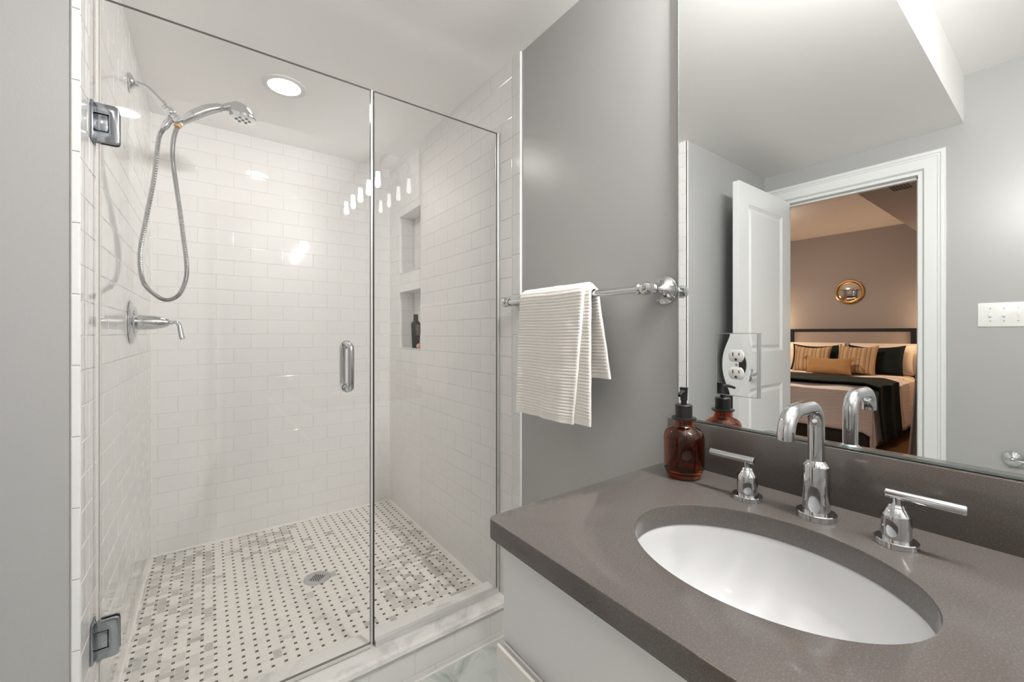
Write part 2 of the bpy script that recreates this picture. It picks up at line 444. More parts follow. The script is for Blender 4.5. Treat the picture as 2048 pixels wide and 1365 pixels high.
# right wall with the two niches: a = y, b = z, faces -x
NY0, NY1 = 2.160, 2.473
NICHE = [(NY0, NY1, 1.108, 1.452), (NY0, NY1, 1.562, 1.916)]
bm = BM(); fr = lambda a, b, h: Vector((-h, a, b))
tiled(bm, fr, 1.302, YB, 0.0, ZC, 0.018, 1.302, NICHE)
fr2 = lambda a, b, h: Vector((-0.0003 - h, a, b))
for z0, z1 in ((0, ZC),):
    quad(bm, [fr2(1.2505, z0, 0), fr2(1.302, z0, 0), fr2(1.302, z1, 0), fr2(1.2505, z1, 0)], 0)
    quad(bm, [Vector((XG, 1.2505, z0)), Vector((0.0, 1.2505, z0)), Vector((0.0, 1.2505, z1)), Vector((XG, 1.2505, z1))], 2)
bull(bm, fr2, 1.2505, 1.302, 0.0, ZC, 0.118, 0.1537)
ND = 0.092
for (a0, a1, b0, b1) in NICHE:
    fk = lambda a, b, h: Vector((ND - h, a, b))
    tiled(bm, fk, a0, a1, b0, b1, 0.018, a0 + 0.10)
    for fn, w0, w1 in ((lambda a, b, h: Vector((a, NY0 + h, b)), b0, b1), (lambda a, b, h: Vector((a, NY1 - h, b)), b0, b1)):
        k = math.floor((b0 - 0.018) / TH); quad(bm, [fn(0, b0, 0), fn(ND, b0, 0), fn(ND, b1, 0), fn(0, b1, 0)], 0)
        while 0.018 + k * TH < b1:
            c0, c1 = max(b0, 0.018 + k * TH), min(b1, 0.018 + (k + 1) * TH)
            one_tile(bm, fn, 0.0, ND - 0.001, c0, c1); k += 1
    quad(bm, [Vector((0, a0, b0)), Vector((0, a1, b0)), Vector((ND, a1, b0)), Vector((ND, a0, b0))], 0)
    quad(bm, [Vector((0, a0, b1)), Vector((0, a1, b1)), Vector((ND, a1, b1)), Vector((ND, a0, b1))], 0)
    one_tile(bm, lambda a, b, h: Vector((a, b, b1 - h)), 0.0, ND, a0, a1)
    bx(bm, -0.004, ND - 0.001, a0 + 0.001, a1 - 0.001, b0, b0 + 0.006, 2, 0.002)
    for q in ((a0 - 0.006, a0 + 0.001, b0 - 0.004, b1 + 0.004), (a1 - 0.001, a1 + 0.006, b0 - 0.004, b1 + 0.004), (a0, a1, b1 - 0.001, b1 + 0.006)):
        bx(bm, -0.0026, 0.003, q[0], q[1], q[2], q[3], 1, 0.001)
struct(obj('wall_shower_right', bm, ['grout', 'tile', 'trimtile'], smooth=False, fix=False))
# caulk beads in the corners
bm = BM()
tube(bm, [(SX0 + 0.002, YB - 0.002, Z_PAN), (SX0 + 0.002, YB - 0.002, ZC)], 0.0045, 8)
tube(bm, [(-0.002, YB - 0.002, Z_PAN), (-0.002, YB - 0.002, ZC)], 0.0045, 8)
tube(bm, [(SX0, YB - 0.002, Z_PAN + 0.001), (0, YB - 0.002, Z_PAN + 0.001)], 0.005, 8)
tube(bm, [(SX0 + 0.002, 1.47, Z_PAN + 0.001), (SX0 + 0.002, YB, Z_PAN + 0.001)], 0.005, 8)
tube(bm, [(-0.002, 1.47, Z_PAN + 0.001), (-0.002, YB, Z_PAN + 0.001)], 0.006, 8)
struct(obj('trim_1', bm, 'caulk'))

# mosaic floor -------------------------------------------------------
bm = BM(); PX, PY = 0.0377, 0.0347
bx(bm, SX0, 0.0, 1.46, YB, Z_PAN - 0.04, Z_PAN, 0)
DRAIN = (-0.566, 1.990)
def mtile(cx, cyy, hx, hy, mi, h):
    x0, x1, y0, y1 = max(cx - hx, SX0 + 0.004), min(cx + hx, -0.006), max(cyy - hy, 1.47), min(cyy + hy, YB - 0.006)
    if x1 - x0 < 0.002 or y1 - y0 < 0.002: return
    e = 0.0006
    b = [(x0, y0), (x1, y0), (x1, y1), (x0, y1)]; t = [(x0 + e, y0 + e), (x1 - e, y0 + e), (x1 - e, y1 - e), (x0 + e, y1 - e)]
    lo = [bm.verts.new((x, y, Z_PAN - 0.0004)) for x, y in b]; hi = [bm.verts.new((x, y, Z_PAN + h)) for x, y in t]
    for i in range(4):
        f = bm.faces.new((lo[i], lo[(i + 1) % 4], hi[(i + 1) % 4], hi[i])); f.material_index = mi
    f = bm.faces.new(hi); f.material_index = mi
def grey_p(x, y):
    p = 0.04
    if x < -0.93 and 1.62 < y: p = 0.55
    if -0.36 < x < -0.03 and 1.50 < y < 1.98: p = 0.62
    if -0.82 < x < -0.58 and 2.36 < y: p = 0.5
    if -0.2 < x and 1.98 < y < 2.2: p = 0.3
    return p
HX, HY = PX * 0.35, PY * 0.35
i0, i1 = int(math.floor(SX0 / PX)) - 1, 1
for i in range(i0, i1 + 1):
    for j in range(int(1.46 / PY) - 1, int(YB / PY) + 2):
        x, y = i * PX - 0.0105, j * PY + 0.006
        p = grey_p(x, y); q = random.random()
        mi = 1 if q > p else (3 if random.random() < 0.42 else 2)
        if (i + j) % 2: mtile(x, y, PX - HX - 0.0009, HY - 0.0009, mi, 0.0009)
        else: mtile(x, y, HX - 0.0009, PY - HY - 0.0009, mi, 0.0009)
        jx, jy = random.uniform(-.0006, .0006), random.uniform(-.0006, .0006)
        mtile(x + PX / 2 + jx, y + PY / 2 + jy, PX / 2 - HX - 0.0005, PY / 2 - HY - 0.0005, 4, 0.0009)
struct(obj('floor_shower', bm, ['mosg', 'mos0', 'mos1', 'mos2', 'dot'], smooth=False, fix=False))

# curb: tiled face under a marble cap
bm = BM(); fc = lambda a, b, h: Vector((a, 1.345 - h, b))
bx(bm, SX0, 0.0, 1.3455, 1.47, -0.01, 0.128, 0)
tiled(bm, fc, SX0, 0.0, 0.0, 0.128, 0.026, -0.075)
tube(bm, [(SX0, 1.344, 0.002), (0, 1.344, 0.002)], 0.005, 8, 3)
t = bmesh.new()
prism(t, [(1.322, 0.133), (1.326, 0.145), (1.336, 0.151), (1.478, 0.150), (1.484, 0.146), (1.484, 0.126), (1.328, 0.126)], lambda a, b, h: Vector((h, a, b)), SX0 + 0.001, -0.001)
merge(bm, t, 2)
struct(obj('trim_2', bm, ['grout', 'tile', 'curb', 'caulk'], smooth=False))

# ------------------------------------------------------------------ door to the bedroom
bm = BM()
prof = [(0.0, 0.0), (0.006, 0.012), (0.055, 0.014), (0.058, 0.018), (0.066, 0.018), (0.070, 0.024), (0.082, 0.024), (0.088, 0.018), (0.088, 0.0)]
def casing(side):
    xs = XL if side > 0 else XL - 0.12
    pts = [((DY0, 0.0), (-1, 0)), ((DY0, DZ), (-1, 1)), ((DY1, DZ), (1, 1)), ((DY1, 0.0), (1, 0))]
    rows = [[bm.verts.new((xs + side * h, p[0] + q[0] * (o_ - 0.004 + 0.008), p[1] + (q[1] * (o_ + 0.004)))) for (o_, h) in prof] for p, q in pts]
    for A, B in zip(rows, rows[1:]):
        for k in range(len(prof) - 1): bm.faces.new((A[k], A[k + 1], B[k + 1], B[k]))
casing(1)
# jambs and stop
bx(bm, XL - 0.121, XL + 0.001, DY0 - 0.001, DY0 + 0.016, 0, DZ); bx(bm, XL - 0.121, XL + 0.001, DY1 - 0.016, DY1 + 0.001, 0, DZ)
bx(bm, XL - 0.121, XL + 0.001, DY0 + 0.016, DY1 - 0.016, DZ - 0.016, DZ + 0.001)
bx(bm, XL - 0.075, XL - 0.045, DY0 + 0.016, DY0 + 0.028, 0, DZ - 0.016); bx(bm, XL - 0.075, XL - 0.045, DY1 - 0.028, DY1 - 0.016, 0, DZ - 0.016)
bx(bm, XL - 0.075, XL - 0.045, DY0 + 0.016, DY1 - 0.016, DZ - 0.028, DZ - 0.016)
bx(bm, XL - 0.036, XL - 0.012, DY0 + 0.0155, DY0 + 0.018, 0.93, 0.99, 1)
struct(obj('trim_3', bm, ['trim', 'steel'], smooth=True, angle=25))
# leaf, open at right angles along the return wall
LX0, LX1, LY, LT, LZ = -2.130, -1.440, 1.122, 0.035, 2.058
leaf = bpy.data.objects.new('door_1', None); leaf.location = (LX0, LY, 0.01); COL.objects.link(leaf); struct(leaf)
bm = BM()
PAN = [(LX0 + 0.118, LX1 - 0.112, 1.09, 1.945), (LX0 + 0.118, LX1 - 0.112, 0.22, 0.885)]
def leaf_face(y, s):
    A = sorted({LX0, LX1, PAN[0][0], PAN[0][1]}); B = sorted({0.01, LZ, *[q for p in PAN for q in p[2:]]})
    for i in range(3):
        for j in range(len(B) - 1):
            if i == 1 and any(abs(B[j] - p[2]) < 1e-6 for p in PAN): continue
            quad(bm, [(A[i], y, B[j]), (A[i + 1], y, B[j]), (A[i + 1], y, B[j + 1]), (A[i], y, B[j + 1])])
    for (x0, x1, z0, z1) in PAN:
        steps = [(0, 0), (0.004, 0.003), (0.018, 0.009), (0.022, 0.009), (0.040, 0.003), (0.044, 0.003)]
        R = [[bm.verts.new(p) for p in ((x0 + o_, y + s * d, z0 + o_), (x1 - o_, y + s * d, z0 + o_), (x1 - o_, y + s * d, z1 - o_), (x0 + o_, y + s * d, z1 - o_))] for o_, d in steps]
        for P, Q in zip(R, R[1:]):
            for k in range(4): bm.faces.new((P[k], P[(k + 1) % 4], Q[(k + 1) % 4], Q[k]))
        bm.faces.new(R[-1])
leaf_face(LY, 1); leaf_face(LY + LT, -1)
for q in ([(LX0, LY, .01), (LX0, LY + LT, .01), (LX0, LY + LT, LZ), (LX0, LY, LZ)], [(LX1, LY, .01), (LX1, LY + LT, .01), (LX1, LY + LT, LZ), (LX1, LY, LZ)],
          [(LX0, LY, LZ), (LX1, LY, LZ), (LX1, LY + LT, LZ), (LX0, LY + LT, LZ)], [(LX0, LY, .01), (LX1, LY, .01), (LX1, LY + LT, .01), (LX0, LY + LT, .01)]):
    quad(bm, q)
bmesh.ops.remove_doubles(bm, verts=bm.verts[:], dist=0.0001)
obj('door_leaf', bm, 'trim', leaf, smooth=False)
bm = BM()
lathe(bm, [(0.031, 0), (0.031, 0.004), (0.024, 0.010), (0.011, 0.014), (0.010, 0.040), (0.0, 0.044)], (LX1 - 0.060, LY, 0.972), (0, -1, 0), 28)
tube(bm, smooth_path([(LX1 - 0.060, LY - 0.038, 0.972), (LX1 - 0.090, LY - 0.044, 0.974), (LX1 - 0.130, LY - 0.044, 0.972), (LX1 - 0.160, LY - 0.038, 0.968)], 5), 0.0075, 12)
dh = obj('door_handle', bm, 'chrome', leaf)
bm = BM()
for z in (0.25, 1.02, 1.85): lathe(bm, [(0.006, 0), (0.006, 0.09)], (LX0 - 0.006, LY + LT + 0.004, z), seg=12)
obj('door_hinge', bm, 'steel', leaf)

# ------------------------------------------------------------------ bedroom beyond the door
BX = -6.05
bm = BM(); bx(bm, BX - 0.1, BX, 0.3, 4.1, 0, 2.6)
struct(obj('wall_bedroom_back', bm, 'taupe', smooth=False))
bm = BM(); bx(bm, BX, XL - 0.12, 4.0, 4.1, 0, 2.6); struct(obj('wall_bedroom_side', bm, 'taupe', smooth=False))
bm = BM(); bx(bm, BX, XL - 0.12, 0.3, 0.4, 0, 2.6); struct(obj('wall_bedroom_near', bm, 'taupe', smooth=False))
bm = BM(); bx(bm, BX - 0.1, XL - 0.12, 0.3, 4.1, -0.05, 0.0); struct(obj('floor_bedroom', bm, 'wood', smooth=False))
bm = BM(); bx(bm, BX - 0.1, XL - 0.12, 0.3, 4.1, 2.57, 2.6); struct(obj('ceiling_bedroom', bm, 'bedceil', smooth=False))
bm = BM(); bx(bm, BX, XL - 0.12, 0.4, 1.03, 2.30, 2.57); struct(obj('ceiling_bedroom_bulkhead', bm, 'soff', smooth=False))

def ceiling_lamp(name, x, y, z, r_out, r_in, m_lens, label):
    t = thing(name, label, 'ceiling light', (x, y, z))
    bm = BM(); lathe(bm, [(r_in, 0.0), (r_out, 0.0), (r_out, -0.003), (r_out - 0.008, -0.006), (r_in + 0.004, -0.004), (r_in, 0.012)], (x, y, z), caps=False, seg=48)
    obj('trim_ring', bm, 'trim', t)
    bm = BM(); lathe(bm, [(r_in + 0.003, -0.001), (r_in + 0.003, -0.0015), (r_in * 0.6, -0.0035), (0, -0.0042)], (x, y, z), caps=False, seg=48)
    obj('lens', bm, m_lens, t)
ceiling_lamp('recessed_light', -0.688, 2.033, ZC, 0.086, 0.059, 'can', 'round white recessed ceiling light glowing above the shower')
ceiling_lamp('recessed_light', -1.35, -0.55, ZH, 0.086, 0.064, 'fill_can', 'added unseen round fill light in the higher ceiling near the rear wall')  # out-of-view fill lamp, added to even out the room's light
t = thing('flush_ceiling_light', 'warm flush ceiling light lighting the bedroom ceiling beyond the door', 'ceiling light', (-4.25, 2.42, 2.57))
bm = BM(); lathe(bm, [(0.17, 0), (0.17, -0.02), (0.155, -0.024)], (-4.25, 2.42, 2.57)); obj('rim', bm, 'trim', t)
bm = BM(); lathe(bm, [(0.155, -0.02), (0.14, -0.05), (0.09, -0.085), (0.0, -0.10)], (-4.25, 2.42, 2.57), caps=False); obj('diffuser', bm, 'bedlamp', t)
def sconce(y, label):
    t = thing('wall_sconce', label, 'wall lamp', (BX, y, 1.25), group='bedside wall lamps')
    bm = BM(); lathe(bm, [(0.05, 0), (0.05, 0.015), (0.03, 0.02)], (BX, y, 1.25), (1, 0, 0)); tube(bm, [(BX + 0.015, y, 1.25), (BX + 0.14, y, 1.25), (BX + 0.14, y, 1.30)], 0.008); obj('bracket', bm, 'gold', t)
    bm = BM(); lathe(bm, [(0.09, 0.0), (0.06, 0.15)], (BX + 0.14, y, 1.28), caps=False); obj('lamp_shade', bm, 'sconce', t)
sconce(2.86, 'warm bedside wall lamp hidden behind the open white door')
sconce(0.82, 'warm bedside wall lamp hidden beside the grey curtain')

# bed ---------------------------------------------------------------
bed = thing('bed', 'bed with dark framed beige headboard and blush cover seen in mirror', 'bed', (-5.05, 1.835, 0))
HB0, HB1 = 1.150, 2.520
bm = BM(); prism(bm, [(HB0, 0), (HB1, 0), (HB1, 1.262), (HB0, 1.262)], lambda a, b, h: Vector((h, a, b)), BX + 0.005, BX + 0.045, 0)
for (y0, y1, z0, z1) in ((HB0, HB0 + 0.055, 0, 1.262), (HB1 - 0.055, HB1, 0, 1.262), (HB0 + 0.055, HB1 - 0.055, 1.228, 1.262)): bx(bm, BX + 0.045, BX + 0.095, y0, y1, z0, z1)
obj('headboard_frame', bm, 'espresso', bed, smooth=False)
bm = BM(); bx(bm, BX + 0.046, BX + 0.085, HB0 + 0.057, HB1 - 0.057, 0.35, 1.226, 0, 0.012, 3); obj('headboard_panel', bm, 'linen', bed)
bm = BM(); bx(bm, BX + 0.10, -4.12, HB0 + 0.04, HB1 - 0.04, 0.06, 0.32, 0, 0.01)
for x, y in ((BX + 0.2, 1.25), (BX + 0.2, 2.42), (-4.25, 1.25), (-4.25, 2.42)): bx(bm, x - 0.03, x + 0.03, y - 0.03, y + 0.03, 0, 0.07)
obj('bed_base', bm, 'espresso', bed)
bm = BM(); bx(bm, BX + 0.10, -4.10, HB0 + 0.02, HB1 - 0.02, 0.32, 0.62, 0, 0.05, 3); obj('mattress', bm, 'cream', bed)
def drape(bm, x0, x1, y0, y1, top, lift, foot_drop, side_drop, mi=0, wob=0.012, seed=0.0, has_foot=True):
    """bedcover: runs over the top, down both long sides and (optionally) the foot (+x end)"""
    R = 0.07
    wy = y1 - y0; L = wy + 2 * side_drop
    def prof_y(s):            # s: 0..L across
        d = s - side_drop
        if d < -0: q = -d; return (y0 - lift - 0.035 * (q / side_drop) ** 2, top - q * 0.97 - 0.0)
        if d > wy: q = d - wy; return (y1 + lift + 0.035 * (q / side_drop) ** 2, top - q * 0.97)
        e = min(d, wy - d); z = top + lift - (0.055 * (1 - min(e / R, 1)) ** 2)
        return (y0 - lift * (1 - min(d / R, 1)) + d * 1.0 + lift * (1 - min((wy - d) / R, 1)), z)
    F = foot_drop if has_foot else 0.0
    W = (x1 - x0) + F
    def fn(u, v):
        s = v * L; y, z = prof_y(s); q = u * W
        if q <= x1 - x0: x = x0 + q; e = (x1 - x0) - q; z -= (0.05 * (1 - min(e / R, 1)) ** 2 if has_foot else 0)
        else:
            g = q - (x1 - x0); x = x1 + lift + 0.03 * (g / F) ** 2; z = min(z, top) - g * 0.95
            z = max(z, 0.12)
        n = noise.noise(Vector((x * 3 + seed, y * 3, z * 3))) * wob + noise.noise(Vector((x * 9 + seed, y * 9, z * 5))) * wob * 0.4
        fold = 0.012 * sin(x * 17 + seed) if (y < y0 or y > y1) else 0.0
        return Vector((x + n * 0.6, y + n + (fold if y > y1 else -fold), max(z + n, 0.09)))
    grid(bm, fn, 46, 60, mi)
def solid(th):
    def f(o):
        m = o.modifiers.new('thickness', 'SOLIDIFY'); m.thickness = th; m.offset = 0.0
    return f
bm = BM(); drape(bm, -5.50, -4.09, HB0 + 0.01, HB1 - 0.01, 0.655, 0.012, 0.42, 0.50); obj('bedcover', bm, 'quilt', bed, mod=solid(0.02), angle=60)
bm = BM(); drape(bm, -5.90, -5.46, HB0 + 0.005, HB1 - 0.005, 0.662, 0.014, 0.4, 0.52, seed=4.0, has_foot=False); obj('folded_sheet', bm, 'cream', bed, mod=solid(0.02), angle=60)
bm = BM(); drape(bm, -4.83, -4.13, HB0 - 0.012, HB1 + 0.012, 0.690, 0.026, 0.4, 0.545, seed=9.0, has_foot=False)
tag(obj('throw_blanket', bm, 'green', mod=solid(0.014), angle=60), 'dark green throw draped across the foot of the bed', 'blanket')

def pillow(name, part, m, yc, xc, z0, wd, ht, th, lean, label, group=None, flange=0.0, yaw=0.0, extra=None):
    t = thing(name, label, 'pillow', (xc, yc, z0), (0, radians(-lean), radians(yaw)), group)
    bm = BM()
    def fn(s):
        def g(u, v):
            a, b = u * 2 - 1, v * 2 - 1
            k = max(0.0, (1 - abs(a) ** 3.2) * (1 - abs(b) ** 3.2)) ** 0.55
            pin = 1 - 0.07 * (1 - abs(b) ** 2) * abs(a) ** 6
            pin2 = 1 - 0.09 * (1 - abs(a) ** 2) * abs(b) ** 6
            n = noise.noise(Vector((a * 2.2 + yc * 7, b * 2.2, s))) * 0.008
            return Vector((s * (k * th / 2 + n * k + 0.002), a * pin * wd / 2, ht / 2 + b * pin2 * ht / 2 + (0.0 if b < 0 else -0.02 * (1 - a * a))))
        return g
    grid(bm, fn(1), 20, 20); grid(bm, fn(-1), 20, 20)
    if flange:
        for s in (1,):
            bx(bm, -0.004, 0.004, -wd / 2 - flange, wd / 2 + flange, -0.0 + 0.02, ht + flange * 0.6, 0, 0.003)
    bmesh.ops.remove_doubles(bm, verts=bm.verts[:], dist=0.0006)
    p = obj(part, bm, m, t, local=True, angle=70)
    if extra: extra(t)
    return t
pillow('bed_pillow', 'cover', 'cream', 1.465, -5.835, 0.69, 0.62, 0.375, 0.14, 13, 'cream flanged pillow at the curtain end of the headboard', 'cream pillows', 0.025, 3)
pillow('bed_pillow', 'cover', 'cream', 2.185, -5.835, 0.69, 0.62, 0.375, 0.14, 13, 'cream flanged pillow behind, at the door end of the headboard', 'cream pillows', 0.025, -3)
pillow('bed_pillow', 'cover', 'green', 1.50, -5.67, 0.69, 0.56, 0.38, 0.14, 17, 'dark green pillow leaning on the curtain-end cream pillow', 'dark green pillows', 0, 2)
pillow('bed_pillow', 'cover', 'green', 2.12, -5.67, 0.69, 0.56, 0.38, 0.14, 17, 'dark green pillow leaning on the door-end cream pillow', 'dark green pillows', 0, -2)
pillow('bed_pillow', 'cover', 'stripe', 1.645, -5.51, 0.69, 0.41, 0.385, 0.13, 20, 'tan striped cushion standing free at the open end', 'striped cushions', 0, 4)
pillow('bed_pillow', 'cover', 'stripe', 2.11, -5.51, 0.69, 0.42, 0.365, 0.13, 20, 'tan striped cushion partly hidden by the white door', 'striped cushions', 0, -3)
def tassels(t):
    for a in (-1, 1):
        bm = BM()
        for k in range(5):
            tube(bm, [(0.01, a * 0.232, 0.222), (0.025 + 0.006 * k, a * (0.243 + 0.003 * k), 0.205), (0.03 + 0.006 * k, a * (0.240 + 0.005 * k), 0.165)], 0.003, 6)
        obj('tassel', bm, 'tan', t, local=True)
pillow('bed_pillow', 'cover', 'tan', 1.87, -5.35, 0.69, 0.48, 0.225, 0.12, 20, 'small caramel lumbar cushion with tassels in front of the striped ones', None, 0, 0, tassels)

# convex mirror, vent and curtain in the bedroom
t = thing('convex_mirror', 'small round convex mirror with gold rim above the headboard', 'mirror', (BX, 1.83, 1.76))
bm = BM()
ring = [(BX + 0.018, 1.83 + 0.147 * cos(a), 1.76 + 0.147 * sin(a)) for a in [2 * pi * k / 48 for k in range(49)]]
tube(bm, ring, 0.014, 10, caps=False); obj('frame', bm, 'gold', t)
bm = BM(); lathe(bm, [(0.138, 0.012), (0.12, 0.030), (0.09, 0.047), (0.05, 0.060), (0.0, 0.065)], (BX, 1.83, 1.76), (1, 0, 0), 40, caps=False); obj('glass', bm, 'mirror', t)
t = thing('ceiling_vent', 'square ceiling air vent on the bedroom bulkhead', 'vent', (-3.2, 0.785, 2.30))
bm = BM()
for (x0, x1, y0, y1) in ((-3.38, -3.03, 0.69, 0.73), (-3.38, -3.03, 0.84, 0.88), (-3.38, -3.30, 0.73, 0.84), (-3.11, -3.03, 0.73, 0.84)): bx(bm, x0, x1, y0, y1, 2.292, 2.2995)
for k in range(5): bx(bm, -3.30, -3.11, 0.742 + k * 0.021, 0.746 + k * 0.021, 2.2935, 2.2985)
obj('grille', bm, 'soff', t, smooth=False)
bm = BM(); bx(bm, -3.30, -3.11, 0.73, 0.84, 2.2985, 2.2998); obj('duct_opening', bm, 'dark', t, smooth=False)
bm = BM()
def cur(u, v):
    x = -4.1 + u * 0.75; k = 0.5 + 0.5 * v
    return Vector((x, 0.655 + (0.020 + 0.012 * (1 - v)) * sin(u * 34) + 0.10 * (1 - v) ** 1.5, 0.02 + v * 2.26))
grid(bm, cur, 80, 16)
tag(obj('curtain', bm, 'drape', mod=solid(0.004), angle=60), 'grey-brown curtain hanging beside the door opening by the bed', 'curtain')

# ------------------------------------------------------------------ shower glass
YG = 1.397; GT = 0.010
Z_TOP = 2.012
def glass_sheet(x0, x1, z0, z1, parent):
    bm = BM(); y0, y1 = YG - GT / 2, YG + GT / 2
    quad(bm, [(x0, y0, z0), (x1, y0, z0), (x1, y0, z1), (x0, y0, z1)], 0)
    quad(bm, [(x0, y1, z0), (x0, y1, z1), (x1, y1, z1), (x1, y1, z0)], 0)
    quad(bm, [(x0, y0, z0), (x0, y0, z1), (x0, y1, z1), (x0, y1, z0)], 1)
    quad(bm, [(x1, y0, z0), (x1, y1, z0), (x1, y1, z1), (x1, y0, z1)], 1)
    quad(bm, [(x0, y0, z1), (x1, y0, z1), (x1, y1, z1), (x0, y1, z1)], 1)
    quad(bm, [(x0, y0, z0), (x0, y1, z0), (x1, y1, z0), (x1, y0, z0)], 1)
    bmesh.ops.remove_doubles(bm, verts=bm.verts[:], dist=1e-5)
    return obj('glass_panel', bm, ['glass', 'gedge'], parent, smooth=False)
DX0, DX1, FX0, FX1 = -1.166, -0.518, -0.506, -0.0095
door = thing('shower_door', 'frameless clear glass shower door hung on the left tiled wall', 'shower door', (DX0, YG, 0.165))
glass_sheet(DX0, DX1, 0.165, Z_TOP, door)
bm = BM(); bx(bm, DX1 + 0.0002, DX1 + 0.0058, YG - 0.007, YG + 0.007, 0.17, Z_TOP - 0.002); obj('edge_seal', bm, 'seal', door, smooth=False)
bm = BM(); bx(bm, DX0 + 0.002, DX0 - 0.006, YG - 0.003, YG + 0.003, 0.17, Z_TOP - 0.002); obj('edge_seal', bm, 'seal', door, smooth=False)
bm = BM(); bx(bm, DX0, DX1, YG - 0.008, YG + 0.008, 0.1535, 0.1648, 0, 0.002); obj('bottom_sweep', bm, 'seal', door, smooth=False)
# D pull: a bar on each side of the glass
bm = BM()
for s in (-1, 1):
    pts = [(-0.594, YG + s * 0.005, 1.163), (-0.594, YG + s * 0.028, 1.163), (-0.594, YG + s * 0.043, 1.158), (-0.594, YG + s * 0.050, 1.143), (-0.594, YG + s * 0.050, 1.043), (-0.594, YG + s * 0.043, 1.028), (-0.594, YG + s * 0.028, 1.023), (-0.594, YG + s * 0.005, 1.023)]
    tube(bm, smooth_path(pts, 6), 0.0098, 18)
    for z in (1.163, 1.023): lathe(bm, [(0.0135, 0.005), (0.0135, 0.009), (0.011, 0.011)], (-0.594, YG, z), (0, s, 0), 24)
obj('pull_handle', bm, 'chrome', door)
def hinge(zc):
    bm = BM(); H = 0.0465
    for s in (-1, 1):
        fn = (lambda a, b, h, s=s: Vector((a, YG + s * h, b)))
        x0, x1 = DX0 - 0.010, -1.130
        poly = [(x0, zc - H), (x1 - 0.008, zc - H), (x1 - 0.002, zc - H + 0.002), (x1, zc - H + 0.008), (x1, zc + H - 0.008), (x1 - 0.002, zc + H - 0.002), (x1 - 0.008, zc + H), (x0, zc + H), (x0, zc + 0.0215), (x0 + 0.027, zc + 0.0215), (x0 + 0.027, zc - 0.0215), (x0, zc - 0.0215)]
        prism(bm, poly, fn, 0.0052, 0.0125, 0, 0.0022)
    bx(bm, SX0 + 0.0015, SX0 + 0.0065, YG - 0.026, YG + 0.026, zc - H, zc + H, 0, 0.0015)
    hg = obj('hinge', bm, 'hinge', door)
    bm = BM()
    bx(bm, SX0 + 0.006, DX0 + 0.0155, YG - 0.0105, YG + 0.0105, zc - 0.020, zc + 0.020, 0, 0.002)
    for z in (zc - 0.041, zc + 0.023): lathe(bm, [(0.0045, 0), (0.0045, 0.018)], (SX0 + 0.0095, YG, z), seg=12)
    obj('hinge_knuckle', bm, 'hinge', hg)
hinge(1.706); hinge(0.462)
fix = thing('fixed_glass_panel', 'fixed clear glass panel between the shower door and grey wall', 'glass panel', (FX0, YG, Z_CURB))
glass_sheet(FX0, FX1, 0.158, Z_TOP, fix)
bm = BM(); bx(bm, FX0 + 0.003, -0.003, YG - 0.0095, YG + 0.0095, Z_CURB + 0.0005, 0.168, 0, 0.001); obj('bottom_channel', bm, 'channel', fix, smooth=False)
bm = BM(); bx(bm, -0.0092, -0.0015, YG - 0.0095, YG + 0.0095, 0.168, Z_TOP, 0, 0.001); obj('wall_channel', bm, 'channel', fix, smooth=False)
bm = BM(); bx(bm, FX0 - 0.0035, FX0 - 0.0002, YG - 0.006, YG + 0.006, 0.158, Z_TOP - 0.002); obj('edge_strip', bm, 'dark', fix, smooth=False)

# ------------------------------------------------------------------ shower fittings
YA = 1.965
def along(pts): return [Vector((x, YA, z)) for x, z in pts]
arm = thing('shower_mount', 'chrome shower arm with angled hand-shower holder on left wall', 'shower arm', (SX0 + 0.002, YA, 2.078))
bm = BM(); lathe(bm, [(0.032, 0), (0.032, 0.003), (0.027, 0.009), (0.016, 0.014), (0.013, 0.016)], (SX0 + 0.002, YA, 2.079), (1, 0, 0)); obj('flange', bm, 'chrome', arm)
bm = BM(); tube(bm, smooth_path(along([(SX0 + 0.010, 2.080), (-1.150, 2.081), (-1.132, 2.076), (-1.116, 2.063), (-1.099, 2.045), (-1.088, 2.032)]), 6), 0.0095, 16); obj('arm_pipe', bm, 'chrome', arm)
d = Vector((0.66, 0, -0.75)).normalized()
bm = BM(); p0 = Vector((-1.094, YA, 2.040))
lathe(bm, [(0.0115, 0), (0.0125, 0.003), (0.0125, 0.017), (0.0095, 0.019), (0.0095, 0.026)], p0, d)
lathe(bm, [(0.010, 0.024), (0.0155, 0.029), (0.017, 0.040), (0.0155, 0.050), (0.013, 0.053), (0.0135, 0.085), (0.011, 0.094)], p0, d)
obj('swivel_joint', bm, 'chrome', arm)
bm = BM()
h0 = Vector((-1.046, YA, 1.982)); dh_ = Vector((0.80, 0, 0.60)).normalized()
lathe(bm, [(0.0, -0.016), (0.014, -0.012), (0.0165, -0.004), (0.0165, 0.006), (0.0175, 0.016)], h0, dh_)
tube(bm, [p0 + d * 0.075, h0], 0.012, 14)
obj('holder_cradle', bm, 'chrome', arm)
hs = thing('hand_shower', 'chrome hand shower resting in its holder with looping hose', 'hand shower', (-1.030, YA, 1.987))
bm = BM()
hp = along([(-1.034, 1.984), (-1.012, 2.006), (-0.985, 2.030), (-0.955, 2.053), (-0.922, 2.071), (-0.905, 2.078), (-0.890, 2.085)])
tube(bm, smooth_path(hp, 6), [0.0125 + 0.0080 * sin(pi * min(1, k / 30)) for k in range(37)], 18)
for c, rr, q in ((Vector((-0.998, YA, 2.019)), 0.0215, (0.77, 0, 0.64)), (Vector((-0.921, YA, 2.0712)), 0.0185, (0.88, 0, 0.45))): lathe(bm, [(rr - 0.003, -0.004), (rr, -0.002), (rr, 0.002), (rr - 0.003, 0.004)], c, q)
obj('grip', bm, 'chrome', hs)
bm = BM()
